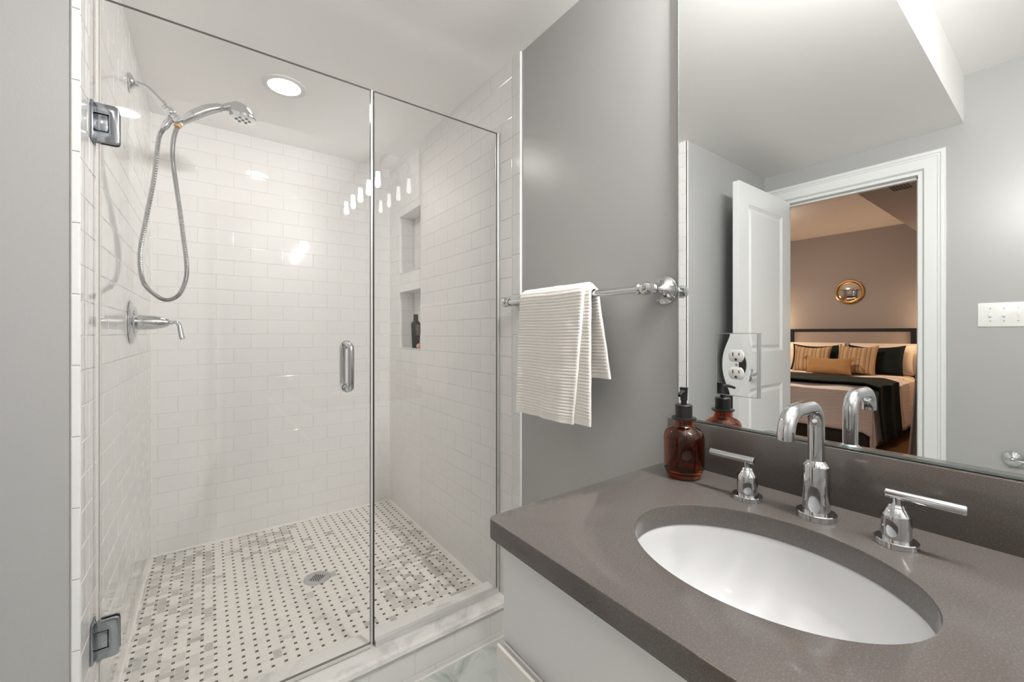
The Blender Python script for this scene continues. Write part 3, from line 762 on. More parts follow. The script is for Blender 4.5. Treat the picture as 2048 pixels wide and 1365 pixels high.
# head: a hooded dome that ends in a flat round face looking down
def head(u, v):
    a = 2 * pi * u
    st = [(0.004, -0.020, 0.056), (0.016, -0.016, 0.054), (0.027, -0.011, 0.047), (0.0365, -0.005, 0.033), (0.0425, -0.001, 0.017), (0.0450, 0.0, 0.004), (0.0435, 0.0, 0.0)]
    k = v * (len(st) - 1); i = min(int(k), len(st) - 2); f = k - i
    r, xo, zo = [st[i][q] * (1 - f) + st[i + 1][q] * f for q in range(3)]
    return Vector((-0.845 + xo + r * cos(a), YA + r * sin(a), 2.056 + zo - 0.03 * (xo + r * cos(a))))
V = grid(bm, head, 36, 15, close_u=True); bm.faces.new([r[0] for r in V])
tube(bm, smooth_path(along([(-0.905, 2.078), (-0.880, 2.090), (-0.858, 2.090)]), 5), [0.0135 + 0.006 * k / 10 for k in range(11)], 16)
obj('shower_head', bm, 'chrome', hs)
bm = BM(); lathe(bm, [(0.0435, 0.003), (0.0455, 0.0), (0.044, -0.006), (0.039, -0.008), (0.0, -0.009)], (-0.843, YA, 2.0565), (0, 0, 1), caps=False)
for k in range(7):
    a = 2 * pi * k / 6; r = 0.022 if k < 6 else 0.0
    lathe(bm, [(0.0055, -0.0085), (0.0055, -0.0105), (0.0, -0.0108)], (-0.843 + r * cos(a), YA + r * sin(a), 2.0565), seg=12, mi=1, caps=False)
obj('spray_face', bm, ['chrome', 'black'], hs)
bm = BM(); lathe(bm, [(0.0105, -0.008), (0.0115, -0.004), (0.0115, 0.004), (0.0105, 0.008)], (-1.0445, YA, 1.969), (-0.35, 0, -0.94), 20); obj('gasket', bm, 'orange', hs)
bm = BM(); lathe(bm, [(0.009, 0), (0.012, 0.006), (0.0125, 0.034), (0.011, 0.046), (0.0085, 0.050)], (-1.066, YA, 1.987), (-0.42, 0, -0.90), 20); obj('hose_nut', bm, 'chrome', hs)
hose_px = [(-1.0848, 1.946), (-1.0995, 1.900), (-1.113, 1.755), (-1.137, 1.59), (-1.1505, 1.48), (-1.142, 1.385), (-1.108, 1.338), (-1.0765, 1.322), (-1.043, 1.342), (-1.0225, 1.395), (-1.019, 1.452), (-1.0285, 1.552), (-1.0385, 1.65), (-1.0490, 1.74), (-1.0570, 1.81), (-1.0600, 1.86), (-1.0570, 1.915), (-1.0480, 1.960)]
bm = BM(); path = smooth_path([Vector((x, YA + (0.010 if k < 9 else -0.010) * min(1, k / 3, (16 - k) / 3), z)) for k, (x, z) in enumerate(hose_px)], 34)
ribs = []
tube(bm, path, [0.0072 + 0.0011 * (1 if k % 2 else -1) for k in range(len(path))], 12)
obj('hose', bm, 'steel', hs, angle=20)

t = thing('shower_valve', 'chrome shower valve with round plate and small lever', 'shower valve', (SX0 + 0.002, 2.009, 1.240))
bm = BM(); lathe(bm, [(0.080, 0), (0.080, 0.003), (0.072, 0.009), (0.058, 0.011), (0.054, 0.015), (0.036, 0.018), (0.030, 0.020)], (SX0 + 0.002, 2.009, 1.240), (1, 0, 0), 48); obj('escutcheon', bm, 'chrome', t)
bm = BM(); lathe(bm, [(0.027, 0.014), (0.0275, 0.030), (0.026, 0.060), (0.021, 0.088), (0.015, 0.100), (0.015, 0.104), (0.008, 0.107), (0.007, 0.116), (0.0, 0.118)], (SX0 + 0.002, 2.009, 1.240), (1, 0, 0), 32); obj('valve_body', bm, 'chrome', t)
bm = BM(); tube(bm, smooth_path([(SX0 + 0.112, 2.009, 1.240), (SX0 + 0.128, 2.009, 1.241), (SX0 + 0.137, 2.008, 1.232), (SX0 + 0.141, 2.006, 1.210), (SX0 + 0.146, 2.003, 1.184), (SX0 + 0.148, 2.002, 1.178)], 5), [0.0055 + 0.0045 * (k / 25) for k in range(26)], 12); obj('lever', bm, 'chrome', t)

t = thing('floor_drain', 'round chrome drain cover set in the mosaic shower floor', 'drain', (*DRAIN, Z_PAN))
bm = BM(); lathe(bm, [(0.055, 0.0005), (0.055, 0.0022), (0.053, 0.003), (0.0, 0.0028)], (*DRAIN, Z_PAN), seg=48, caps=False); obj('cover', bm, 'steel', t)
bm = BM()
for i in range(-4, 5):
    for j in range(-4, 5):
        if i * i + j * j <= 17 and (i + j) % 2 == 0 or (i * i + j * j <= 12):
            bx(bm, DRAIN[0] + i * 0.0078 - 0.0026, DRAIN[0] + i * 0.0078 + 0.0026, DRAIN[1] + j * 0.0078 - 0.0026, DRAIN[1] + j * 0.0078 + 0.0026, Z_PAN + 0.0027, Z_PAN + 0.0032)
obj('drain_hole', bm, 'dark', t, smooth=False)['kind'] = 'stuff'

# toiletries in the lower niche
NZ = 1.108 + 0.006
t = thing('toiletry_bottle', 'slim black toiletry bottle with grey-brown label in the lower niche', 'bottle', (0.040, 2.325, NZ), (0, 0, radians(27)))
bm = BM()
def rr_ring(w_, d_, z): return [(x, y, z) for x, y in rrect(-w_ / 2, w_ / 2, -d_ / 2, d_ / 2, min(w_, d_) * 0.3, 4)]
rings = [[bm.verts.new(p) for p in rr_ring(*q)] for q in ((0.040, 0.026, 0.0), (0.042, 0.028, 0.002), (0.060, 0.034, 0.138), (0.058, 0.033, 0.146), (0.026, 0.024, 0.162), (0.024, 0.022, 0.166))]
for A, B in zip(rings, rings[1:]):
    for k in range(len(A)): bm.faces.new((A[k], A[(k + 1) % len(A)], B[(k + 1) % len(A)], B[k]))
bm.faces.new(rings[0][::-1]); bm.faces.new(rings[-1])
obj('bottle_body', bm, 'black', t, local=True)
bm = BM(); lathe(bm, [(0.0135, 0.164), (0.0145, 0.166), (0.0135, 0.196), (0.012, 0.198)], seg=24); obj('cap', bm, 'black', t, local=True)
bm = BM()
def lab(a, b, h): # on the front face, which leans outwards with height
    return Vector((a * (0.042 + 0.018 * b / 0.138) / 0.06, -(0.014 + 0.003 * b / 0.138) - 0.0006 - h, b))
prism(bm, [(-0.024, 0.072), (0.024, 0.072), (0.026, 0.140), (-0.026, 0.140)], lab, 0, 0.0004)
lb = obj('bottle_label', bm, 'label', t, local=True, smooth=False); lb['label'] = 'grey-brown paper label'
bm = BM()
def bar(x0, x1, z, h, mi): prism(bm, [(x0, z), (x1, z), (x1, z + h), (x0, z + h)], lab, 0.0005, 0.0008, mi)
prism(bm, [(-0.003, 0.131), (0.0, 0.1345), (0.003, 0.131)], lab, 0.0005, 0.0008, 0)
for q in range(5): bar(-0.0105 + q * 0.0043, -0.0105 + q * 0.0043 + 0.0034, 0.1255, 0.004, 0)
for q in range(8): bar(-0.017 + q * 0.0043, -0.017 + q * 0.0043 + 0.003, 0.1125, 0.0032, 1)
for q in (-3, -2, -1, 0, 2, 3, 4): bar(-0.003 + q * 0.0043, q * 0.0043, 0.1045, 0.0032, 0)
bar(-0.002, 0.002, 0.0975, 0.0018, 1)
for q in range(7): bar(-0.014 + q * 0.0043, -0.014 + q * 0.0043 + 0.003, 0.089, 0.0030, 1)
for q in range(6): bar(-0.012 + q * 0.0043, -0.012 + q * 0.0043 + 0.003, 0.0825, 0.0024, 1)
obj('print', bm, ['ink', 'ink2'], lb, local=True, smooth=False)
bm = BM(); prism(bm, [(0.001 + 0.0062 * cos(2 * pi * k / 24), 0.0565 + 0.0075 * sin(2 * pi * k / 24)) for k in range(24)], lab, 0.0, 0.0005); obj('seal_mark', bm, 'red', t, local=True, smooth=False)
bm = BM(); lathe(bm, [(0.0, 0.0), (0.012, 0.001), (0.019, 0.007), (0.020, 0.014), (0.014, 0.025), (0.0, 0.029)], (0.024, 2.232, NZ), seg=24, caps=False)
tag(obj('soap_ball', bm, 'peach'), 'small peach rounded object beside the black bottle in the niche', 'soap')

# ------------------------------------------------------------------ towel bar and towel
XB, ZB = -0.076, 1.312
tb = thing('towel_bar', 'chrome towel bar with bell-shaped wall mounts on the grey wall', 'towel bar', (XG, 0.94, ZB))
bm = BM(); tube(bm, [(XB, 0.650, ZB), (XB, 1.244, ZB)], 0.0095, 20); obj('rod', bm, 'chrome', tb)
for y, s in ((0.636, -1), (1.238, 1)):
    bm = BM()
    lathe(bm, [(0.036, 0), (0.036, 0.004), (0.033, 0.006), (0.033, 0.009), (0.027, 0.013), (0.019, 0.022), (0.013, 0.034), (0.010, 0.046), (0.010, 0.050), (0.013, 0.053), (0.014, 0.057), (0.012, 0.061), (0.009, 0.063)], (XG, y, ZB), (-1, 0, 0), 36)
    obj('wall_mount', bm, 'chrome', tb)
    bm = BM()
    lathe(bm, [(0.0, -0.019), (0.012, -0.016), (0.0165, -0.006), (0.0175, 0.0), (0.0165, 0.006), (0.012, 0.012), (0.0105, 0.015), (0.0135, 0.018), (0.0135, 0.022), (0.0105, 0.025)], (XB, y, ZB), (0, -s, 0), 28, caps=False)
    obj('ball_end', bm, 'chrome', tb)
bm = BM(); PITCH = 0.0094
def towel_ply(yr0, yr1, yl0, yl1, f_drop, b_drop, r, th, by0=None, by1=None, seed=0.0, nv=34):
    """one folded layer hung over the bar; y runs from yr (near end) to yl (far end), 0 = at the top, 1 = at the hem"""
    arc = pi * r; L = f_drop + arc + b_drop; n = int(L / PITCH * 7)
    def mid(s, v):
        if s < f_drop:
            k = 1 - s / f_drop
            y = (yr0 + (yr1 - yr0) * k) * (1 - v) + (yl0 + (yl1 - yl0) * k) * v
            wv = 0.0045 * sin(v * 9 + seed) * k + 0.002 * sin(v * 23 + seed * 2) * k
            return Vector((XB - r - 0.004 * k - wv, y, ZB - f_drop * k)), Vector((-1, 0, 0))
        s -= f_drop; y = yr0 * (1 - v) + yl0 * v
        if s < arc:
            a = pi - s / r; return Vector((XB + r * cos(a), y, ZB + r * sin(a) * 1.05)), Vector((cos(a), 0, sin(a)))
        k = (s - arc) / b_drop
        y = (yr0 + ((by0 if by0 is not None else yr0) - yr0) * k) * (1 - v) + (yl0 + ((by1 if by1 is not None else yl0) - yl0) * k) * v
        return Vector((XB + r + 0.005 * k + 0.006 * sin(v * 11 + 1.0) * k, y, ZB - b_drop * k)), Vector((1, 0, 0))
    def out(u, v, side):
        v = 0.5 - 0.5 * cos(pi * v)
        s = u * L; c, nn = mid(s, v)
        hem = min(s, L - s)
        rib = 0.0019 * (abs(sin(pi * s / PITCH + 0.35 * sin(v * 7 + seed))) ** 0.55 - 0.55) if hem > 0.016 else 0.0
        e = min(v, 1 - v); rd = sqrt(max(0.0, 1 - (1 - min(e / 0.026, 1)) ** 2))
        q = noise.noise(Vector((s * 20, v * 8, seed))) * 0.0016
        return c + nn * (side * (th / 2 * (0.25 + 0.75 * rd)) + side * rib * rd + q)
    A = grid(bm, lambda u, v: out(u, v, 1), n, nv); B = grid(bm, lambda u, v: out(u, v, -1), n, nv)
    for k in range(n):
        for c in (0, nv): bm.faces.new((A[k][c], A[k + 1][c], B[k + 1][c], B[k][c]))
    for k in range(nv):
        for c in (0, n): bm.faces.new((A[c][k], A[c][k + 1], B[c][k + 1], B[c][k]))
towel_ply(0.806, 0.800, 1.112, 1.120, 0.372, 0.240, 0.0158, 0.0105, 0.770, 1.11, seed=2.0)
towel_ply(0.822, 0.862, 1.114, 1.124, 0.376, 0.225, 0.0268, 0.0125, 0.800, 1.12, seed=5.0)
tag(obj('hand_towel', bm, 'towel', angle=50), 'white ribbed hand towel folded over the chrome bar', 'towel')

# ------------------------------------------------------------------ vanity
ZT = 0.876; CX0, CX1, CY0, CY1 = -0.5575, XG, YR + 0.002, 0.619; ZB_ = ZT - 0.037
SKX, SKY, SA, SB = -0.303, 0.277, 0.151, 0.187
ct = thing('countertop', 'taupe quartz countertop with backsplash and oval sink cut-out', 'countertop', (-0.27, 0.0, ZT))
bm = BM()
def loop(pts, z): return [bm.verts.new((x, y, z)) for x, y in pts]
def outer(i): return rrect(CX0 + i, CX1, CY0, CY1 - i, (0.0001, 0.016 - i, 0.0001, 0.0001), 6)
def ell(i, n=112): return [(SKX + (SA + i) * cos(2 * pi * k / n), SKY + (SB + i) * sin(2 * pi * k / n)) for k in range(n)]
OL = [loop(outer(i), z) for i, z in ((0.004, ZT), (0.0012, ZT - 0.0012), (0.0, ZT - 0.004), (0.0, ZB_ + 0.003), (0.003, ZB_))]
EL = [loop(ell(i), z) for i, z in ((0.003, ZT), (0.0008, ZT - 0.0008), (0.0, ZT - 0.003), (0.0, ZB_))]
for S in (OL, EL):
    for A, B in zip(S, S[1:]):
        for k in range(len(A)): bm.faces.new((A[k], A[(k + 1) % len(A)], B[(k + 1) % len(A)], B[k]))
for A, B in ((OL[0], EL[0]), (OL[-1], EL[-1])):
    ed = []
    for S in (A, B):
        for k in range(len(S)): ed.append(bm.edges.get((S[k], S[(k + 1) % len(S)])))
    bmesh.ops.triangle_fill(bm, use_beauty=True, use_dissolve=False, edges=ed)
obj('slab', bm, 'quartz', ct, angle=28)
bm = BM(); bx(bm, -0.008, XG, CY0, CY1 + 0.002, ZT - 0.0005, 0.984, 0, 0.0015)
obj('backsplash', bm, 'quartz', ct)

sk = thing('sink', 'white oval undermount sink below the quartz counter', 'sink', (SKX, SKY, ZB_ - 0.15))
bm = BM()
pf = [(1.13, -0.001), (1.012, -0.001), (1.004, -0.004), (0.995, -0.02), (0.965, -0.05), (0.90, -0.083), (0.77, -0.112), (0.55, -0.131), (0.25, -0.141), (0.12, -0.143), (0.0, -0.144)]
RB = []
for f, h in pf:
    RB.append([bm.verts.new((SKX + SA * f * cos(2 * pi * k / 96), SKY + SB * f * sin(2 * pi * k / 96), ZB_ + h)) for k in range(96)] if f > 0 else [bm.verts.new((SKX, SKY, ZB_ + h))])
ob = [(0.3, -0.158), (0.62, -0.148), (0.86, -0.122), (1.0, -0.088), (1.06, -0.05), (1.07, -0.016), (1.13, -0.014)]
RO = [[bm.verts.new((SKX + SA * f * cos(2 * pi * k / 96), SKY + SB * f * sin(2 * pi * k / 96), ZB_ + h)) for k in range(96)] for f, h in ob]
for S in (RB, RO):
    for A, B in zip(S, S[1:]):
        for k in range(96):
            if len(B) == 1: bm.faces.new((A[k], A[(k + 1) % 96], B[0]))
            else: bm.faces.new((A[k], A[(k + 1) % 96], B[(k + 1) % 96], B[k]))
for k in range(96): bm.faces.new((RO[-1][k], RO[-1][(k + 1) % 96], RB[0][(k + 1) % 96], RB[0][k]))
bm.faces.new(RO[0])
obj('bowl', bm, 'porcelain', sk, angle=60)
bm = BM(); lathe(bm, [(0.024, 0.0), (0.024, 0.002), (0.019, 0.003), (0.017, 0.001), (0.0, 0.003)], (SKX, SKY, ZB_ - 0.1435), caps=False); obj('sink_drain', bm, 'chrome', sk)

cb = thing('vanity_cabinet', 'white vanity cabinet with flat fronts under the quartz counter', 'cabinet', (-0.27, 0.0, 0.0))
CF = -0.520
bm = BM()
bx(bm, CF, CF + 0.02, CY0 + 0.004, 0.5915, 0.10, ZB_ - 0.0006); bx(bm, CF + 0.02, XG - 0.002, 0.5735, 0.5915, 0.10, ZB_ - 0.0006); bx(bm, CF + 0.02, XG - 0.002, CY0 + 0.004, CY0 + 0.024, 0.10, ZB_ - 0.0006)
bx(bm, CF + 0.02, XG - 0.002, CY0 + 0.024, 0.5735, 0.10, 0.12); bx(bm, CF + 0.06, XG - 0.002, CY0 + 0.01, 0.57, 0, 0.10)
obj('cabinet_body', bm, 'white', cb, smooth=False)
bm = BM(); bx(bm, -0.540, CF - 0.0005, CY0 + 0.004, 0.5915, 0.666, ZB_ - 0.002, 0, 0.001); obj('front_panel', bm, 'white', cb, smooth=False)
for (y0, y1) in ((0.002, 0.589), (-0.62, -0.002), (CY0 + 0.004, -0.624)):
    for (z0, z1) in ((0.395, 0.662), (0.115, 0.390)):
        bm = BM(); bx(bm, -0.5555, CF - 0.0005, y0, y1, z0, z1 - 0.022, 0, 0.001); dr = obj('drawer_front', bm, 'white', cb, smooth=False)
        bm = BM()
        prism(bm, [(-0.5557, z1 - 0.0222), (-0.5557, z1 + 0.004), (-0.5520, z1 + 0.006), (-0.5490, z1 + 0.0052), (-0.5460, z1 + 0.0005), (-0.5420, z1 + 0.0005), (-0.5395, z1 + 0.0030), (CF - 0.001, z1 + 0.0030), (CF - 0.001, z1 - 0.0222)], lambda a, b, h: Vector((a, h, b)), y0, y1)
        e = obj('edge_pull', bm, 'alu', dr, smooth=False); e['label'] = 'brushed metal edge pull along the top of the drawer'

# faucet -----------------------------------------------------------
FXc, FYc = -0.091, 0.273
fs = thing('faucet_spout', 'tall chrome gooseneck faucet spout over the white sink', 'faucet', (FXc, FYc, ZT))
bm = BM(); lathe(bm, [(0.0300, 0.0003), (0.0300, 0.0098), (0.0290, 0.0110), (0.020, 0.0112)], (FXc, FYc, ZT), seg=48); obj('base_plate', bm, 'chrome', fs)
bm = BM(); lathe(bm, [(0.0205, 0.009), (0.0205, 0.0905), (0.0202, 0.092), (0.0125, 0.1005)], (FXc, FYc, ZT), seg=48); obj('body', bm, 'chrome', fs)
bm = BM(); r = 0.034
pts = [(FXc, FYc, ZT + 0.095)] + [(FXc, FYc, ZT + 0.10 + 0.012 * k) for k in range(1, 6)]
zc = ZT + 0.163
pts += [(FXc - r + r * cos(a), FYc, zc + r * sin(a)) for a in [pi / 2 * k / 8 for k in range(9)]]
xe = FXc - 0.128
pts += [(FXc - r - 0.02, FYc, zc + r + 0.0005), (FXc - r - 0.04, FYc, zc + r + 0.0005)]
pts += [(xe + r * (1 - sin(a)) if False else xe + r * cos(a) - 0.0, FYc, zc + r * sin(a)) for a in [pi / 2 + (pi / 2) * k / 8 for k in range(9)]] if False else [(xe + r - r * sin(a), FYc, zc + r * cos(a)) for a in [pi / 2 * k / 8 for k in range(1, 9)]]
pts += [(xe, FYc, zc - 0.003), (xe, FYc, zc - 0.007)]
tube(bm, pts, 0.0125, 24); obj('spout', bm, 'chrome', fs)
bm = BM(); lathe(bm, [(0.0095, 0.0), (0.0095, -0.002), (0.008, -0.002)], (xe, FYc, zc - 0.0066), seg=20); obj('aerator', bm, 'steel', fs)
def handle(y, s, label):
    t = thing('faucet_tap', label, 'faucet handle', (-0.104, y, ZT), group='faucet handles beside the spout')
    o = (-0.104, y, ZT)
    bm = BM(); lathe(bm, [(0.0262, 0.0003), (0.0262, 0.0086), (0.0254, 0.0096), (0.018, 0.0098)], o, seg=44); obj('base_plate', bm, 'chrome', t)
    bm = BM(); lathe(bm, [(0.0182, 0.009), (0.0182, 0.0455), (0.0178, 0.0470), (0.0110, 0.0570), (0.0108, 0.0572), (0.0104, 0.0580), (0.0108, 0.0588), (0.0085, 0.0620)], o, seg=44); obj('body', bm, 'chrome', t)
    bm = BM(); tube(bm, [(o[0], y, ZT + 0.060), (o[0], y, ZT + 0.074)], 0.0058, 16)
    y0, y1 = (y - s * 0.013, y + s * 0.074)
    tube(bm, [(o[0], y0, ZT + 0.0765), (o[0], y0 + s * 0.001, ZT + 0.0765), (o[0], y1 - s * 0.001, ZT + 0.0765), (o[0], y1, ZT + 0.0765)], [0.0058, 0.0068, 0.0068, 0.0058], 20); obj('lever', bm, 'chrome', t)
handle(0.383, 1, 'chrome faucet handle with its lever pointing at the soap bottle')
handle(0.165, -1, 'chrome faucet handle with its lever pointing away from soap bottle')

# soap dispenser ---------------------------------------------------
SXc, SYc = -0.086, 0.528
sd = thing('soap_dispenser', 'amber glass soap bottle with black pump on the counter', 'soap dispenser', (SXc, SYc, ZT))
outp = [(0.0, 0.0), (0.030, 0.0), (0.033, 0.0015), (0.036, 0.006), (0.0415, 0.019), (0.0430, 0.025), (0.0432, 0.088), (0.0420, 0.096), (0.0380, 0.1045), (0.0310, 0.1105), (0.0240, 0.1135), (0.0212, 0.117), (0.0208, 0.121), (0.0208, 0.131)]
inp = [(0.0180, 0.131), (0.0180, 0.118), (0.0230, 0.1110), (0.0300, 0.1080), (0.0358, 0.102), (0.0394, 0.094), (0.0404, 0.087), (0.0402, 0.028), (0.0380, 0.020), (0.030, 0.011), (0.0, 0.009)]
bm = BM(); lathe(bm, outp + inp, (SXc, SYc, ZT + 0.0004), seg=64, caps=False); obj('bottle_glass', bm, 'amber', sd, angle=50)
bm = BM(); lathe(bm, [(0.0262, 0.1305), (0.0266, 0.1325), (0.0262, 0.1340), (0.0180, 0.1345), (0.0180, 0.1615), (0.0170, 0.1628), (0.0, 0.1630)], (SXc, SYc, ZT), seg=44, caps=False); lathe(bm, [(0.0262, 0.1305), (0.0178, 0.1303)], (SXc, SYc, ZT), seg=44, caps=False); obj('collar', bm, 'black', sd)
bm = BM(); lathe(bm, [(0.0062, 0.162), (0.0062, 0.172), (0.0078, 0.173), (0.0078, 0.180), (0.0086, 0.198), (0.0092, 0.1995), (0.0092, 0.2015), (0.0, 0.202)], (SXc, SYc, ZT), seg=28, caps=False); pump = obj('pump', bm, 'black', sd)
bm = BM(); dn = Vector((-0.94, -0.34, 0)).normalized(); c = Vector((SXc, SYc, ZT + 0.1925))
tube(bm, smooth_path([c, c + dn * 0.020 + Vector((0, 0, .001)), c + dn * 0.036 - Vector((0, 0, .001)), c + dn * 0.046 - Vector((0, 0, .004))], 5), [0.0046 - 0.0012 * k / 15 for k in range(16)], 12); obj('nozzle', bm, 'black', pump)
bm = BM(); tube(bm, smooth_path([(SXc, SYc, ZT + 0.130), (SXc + 0.002, SYc, ZT + 0.09), (SXc - 0.004, SYc + 0.004, ZT + 0.05), (SXc - 0.012, SYc + 0.009, ZT + 0.0145)], 6), 0.0032, 10); obj('dip_tube', bm, 'plastic', sd)

# ------------------------------------------------------------------ vanity mirror, outlet
MX = XG - 0.006
MY0, MY1, MZ0, MZ1 = YR + 0.05, 0.597, 0.9862, 2.245
mr = thing('vanity_mirror', 'large frameless wall mirror above the vanity reflecting the bedroom door', 'mirror', (XG, -0.3, MZ0))
bm = BM()
quad(bm, [(MX, MY0, MZ0), (MX, MY1, MZ0), (MX, MY1, MZ1), (MX, MY0, MZ1)], 0)
for q in ([(MX, MY1, MZ0), (XG - .0005, MY1, MZ0), (XG - .0005, MY1, MZ1), (MX, MY1, MZ1)], [(MX, MY0, MZ0), (XG - .0005, MY0, MZ0), (XG - .0005, MY0, MZ1), (MX, MY0, MZ1)],
          [(MX, MY0, MZ0), (MX, MY1, MZ0), (XG - .0005, MY1, MZ0), (XG - .0005, MY0, MZ0)], [(MX, MY0, MZ1), (MX, MY1, MZ1), (XG - .0005, MY1, MZ1), (XG - .0005, MY0, MZ1)]): quad(bm, q, 1)
obj('mirror_glass', bm, ['mirror', 'mirredge'], mr, smooth=False, fix=False)
bm = BM(); bx(bm, MX - 0.0012, MX - 0.0001, MY0, MY1, MZ0, MZ0 + 0.0045); bx(bm, MX - 0.0012, MX - 0.0001, MY1 - 0.0015, MY1, MZ0, MZ1)
obj('polished_edge', bm, 'mirredge', mr, smooth=False)

OY, OZ = 0.4505, 1.130
ol = thing('wall_outlet', 'white duplex outlet in a mirrored plate set on the vanity mirror', 'outlet', (MX, OY, OZ))
bm = BM()
def plate(u, v):
    y = OY - 0.0435 + 0.087 * u; z = OZ - 0.069 + 0.138 * v
    a, b = (y - OY) / 0.0435, (z - OZ) / 0.069
    dent = 0.0007 * math.exp(-((a / 0.62) ** 2 + (b / 0.70) ** 2) * 1.2)
    return Vector((MX - 0.0075 + dent, y, z))
V = grid(bm, plate, 28, 40)
nb = len(V[0]) - 1
def rim(chain):
    for p, q in zip(chain, chain[1:]):
        a = bm.verts.new((MX - 0.0003, p.co.y, p.co.z)); b = bm.verts.new((MX - 0.0003, q.co.y, q.co.z))
        f = bm.faces.new((p, q, b, a)); f.material_index = 1
rim([r[0] for r in V]); rim([r[nb] for r in V]); rim(V[0]); rim(V[-1])
for (y0, y1, z0, z1) in ((OY - 0.0452, OY - 0.0432, OZ - 0.0705, OZ + 0.0705), (OY + 0.0432, OY + 0.0452, OZ - 0.0705, OZ + 0.0705), (OY - 0.0432, OY + 0.0432, OZ - 0.0705, OZ - 0.0687), (OY - 0.0432, OY + 0.0432, OZ + 0.0687, OZ + 0.0705)): bx(bm, MX - 0.0078, MX - 0.0003, y0, y1, z0, z1, 2)
obj('cover_plate', bm, ['mirror', 'mirredge', 'plateedge'], ol, angle=30, fix=False)
for z in (OZ + 0.0195, OZ - 0.0195):
    bm = BM()
    pts = []
    for k in range(40):
        a = 2 * pi * k / 40; y_, z_ = 0.0170 * cos(a), 0.0170 * sin(a); pts.append((OY + y_, z + max(-0.0135, min(0.0135, z_))))
    prism(bm, pts, lambda a, b, h: Vector((MX - h, a, b)), 0.002, 0.0090, 0, 0.0008)
    rc = obj('receptacle', bm, 'plastic', ol)
    bm = BM()
    bx(bm, MX - 0.0093, MX - 0.0085, OY + 0.0055, OY + 0.0078, z - 0.0005, z + 0.0080); bx(bm, MX - 0.0093, MX - 0.0085, OY - 0.0078, OY - 0.0058, z + 0.0005, z + 0.0072)
    prism(bm, [(OY + 0.0026 * cos(a), z - 0.0078 + 0.0030 * sin(a)) for a in [pi * k / 8 for k in range(9)]] + [(OY - 0.0026, z - 0.0105), (OY + 0.0026, z - 0.0105)], lambda a, b, h: Vector((MX - h, a, b)), 0.0085, 0.0093)
    obj('socket_slots', bm, 'dark', rc, smooth=False)
bm = BM(); lathe(bm, [(0.0032, 0.004), (0.0032, 0.0072), (0.0, 0.0082)], (MX, OY, OZ), (-1, 0, 0), 18, caps=False); obj('screw', bm, 'steel', ol)

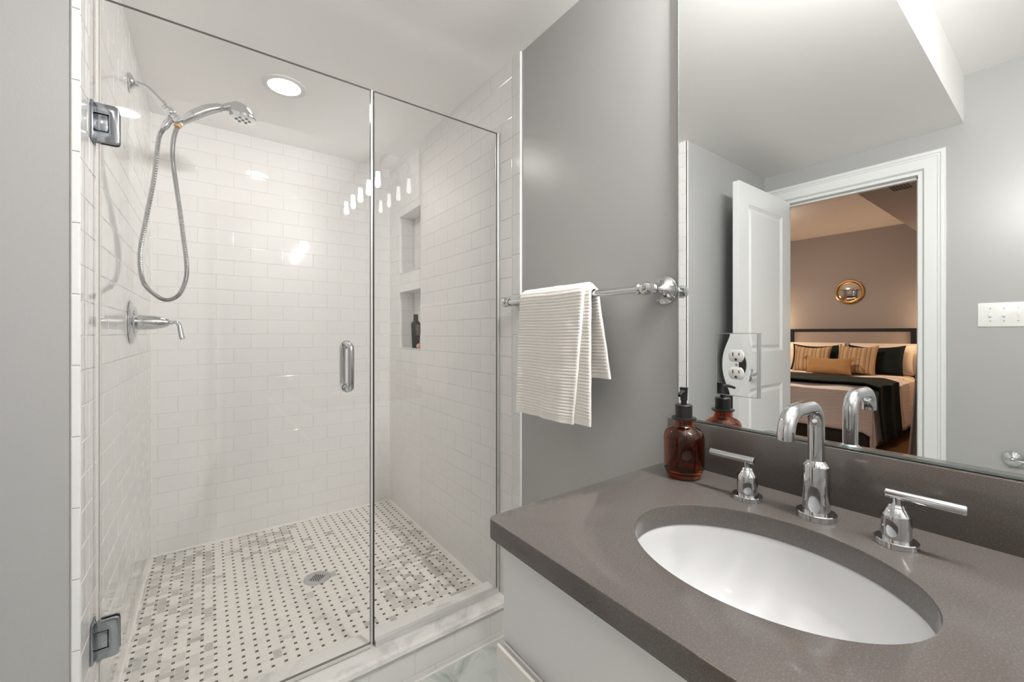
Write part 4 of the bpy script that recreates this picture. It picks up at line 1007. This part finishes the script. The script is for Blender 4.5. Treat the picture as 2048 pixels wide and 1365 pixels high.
# vanity light above the mirror ------------------------------------
vl = thing('vanity_light', 'five-bulb chrome vanity light with clear glass shades above the mirror', 'wall lamp', (XG, -0.155, 2.30))
bm = BM(); bx(bm, MX - 0.020, MX - 0.0005 if False else XG - 0.0005, -0.235, -0.075, 2.262, 2.36, 0, 0.003); bx(bm, -0.060, XG - 0.018, -0.175, -0.135, 2.30, 2.32, 0, 0.002); obj('back_plate', bm, 'chrome', vl)
bm = BM(); tube(bm, [(-0.060, -0.60, 2.31), (-0.060, 0.29, 2.31)], 0.011, 16); obj('rail', bm, 'chrome', vl)
for k in range(5):
    y = -0.53 + 0.1825 * k; x = -0.100
    bm = BM(); tube(bm, smooth_path([(-0.060, y, 2.31), (-0.085, y, 2.312), (x, y, 2.295), (x, y, 2.26)], 5), 0.007, 12); lathe(bm, [(0.017, 2.262), (0.020, 2.255), (0.020, 2.215), (0.015, 2.208)], (x, y, 0), seg=24); sc = obj('socket', bm, 'chrome', vl)
    bm = BM(); lathe(bm, [(0.022, 2.235), (0.042, 2.225), (0.046, 2.205), (0.046, 2.045)], (x, y, 0), seg=32, caps=False); lathe(bm, [(0.043, 2.045), (0.043, 2.204), (0.039, 2.222), (0.022, 2.232)], (x, y, 0), seg=32, caps=False); obj('glass_shade', bm, 'shade', sc)
    bm = BM(); lathe(bm, [(0.0, 2.112), (0.010, 2.115), (0.0155, 2.126), (0.016, 2.142), (0.012, 2.168), (0.011, 2.206)], (x, y, 0), seg=24, caps=False); obj('bulb', bm, 'bulb', sc)

# ------------------------------------------------------------------ things on the door wall
sp = thing('light_switch_plate', 'white three-gang light switch plate beside the bedroom door', 'light switch', (XL, 0.208, 1.290))
bm = BM(); prism(bm, rrect(0.115, 0.298, 1.232, 1.350, 0.006, 4), lambda a, b, h: Vector((XL + h, a, b)), 0.0003, 0.006, 0, 0.003); obj('switch_plate', bm, 'plastic', sp)
for k, y in enumerate((0.256, 0.212, 0.168)):
    bm = BM(); bx(bm, XL + 0.0055, XL + 0.0064, y - 0.0055, y + 0.0055, 1.279, 1.303, 1)
    if k < 2: prism(bm, [(0.0055, 1.281), (0.0055, 1.300), (0.016, 1.289), (0.016, 1.281)], lambda a, b, h, y=y: Vector((XL + a, y + h, b)), -0.0042, 0.0042)
    else: bx(bm, XL + 0.0055, XL + 0.0095, y - 0.0044, y + 0.0044, 1.280, 1.302, 0, 0.001)
    for z in (1.2605, 1.3215): lathe(bm, [(0.0032, 0.0058), (0.0030, 0.0068), (0, 0.0072)], (XL, y, z), (1, 0, 0), 12, 2, caps=False)
    obj('switch', bm, ['plastic', 'alu', 'steel'], sp)
th = thing('paper_holder', 'round chrome wall fitting with thin arm below the light switches', 'toilet paper holder', (XL, 0.185, 0.600))
bm = BM(); lathe(bm, [(0.037, 0.0003), (0.037, 0.003), (0.030, 0.012), (0.014, 0.020), (0.010, 0.024), (0.010, 0.050), (0.0, 0.056)], (XL, 0.185, 0.600), (1, 0, 0)); obj('rosette', bm, 'chrome', th)
bm = BM(); tube(bm, smooth_path([(XL + 0.047, 0.185, 0.600), (XL + 0.050, 0.168, 0.600), (XL + 0.050, 0.10, 0.600), (XL + 0.050, 0.02, 0.600)], 5), 0.0052, 12); lathe(bm, [(0.0, -0.004), (0.009, 0.0), (0.009, 0.006), (0.0, 0.010)], (XL + 0.050, 0.02, 0.600), (0, -1, 0), 20, caps=False); obj('arm', bm, 'chrome', th)
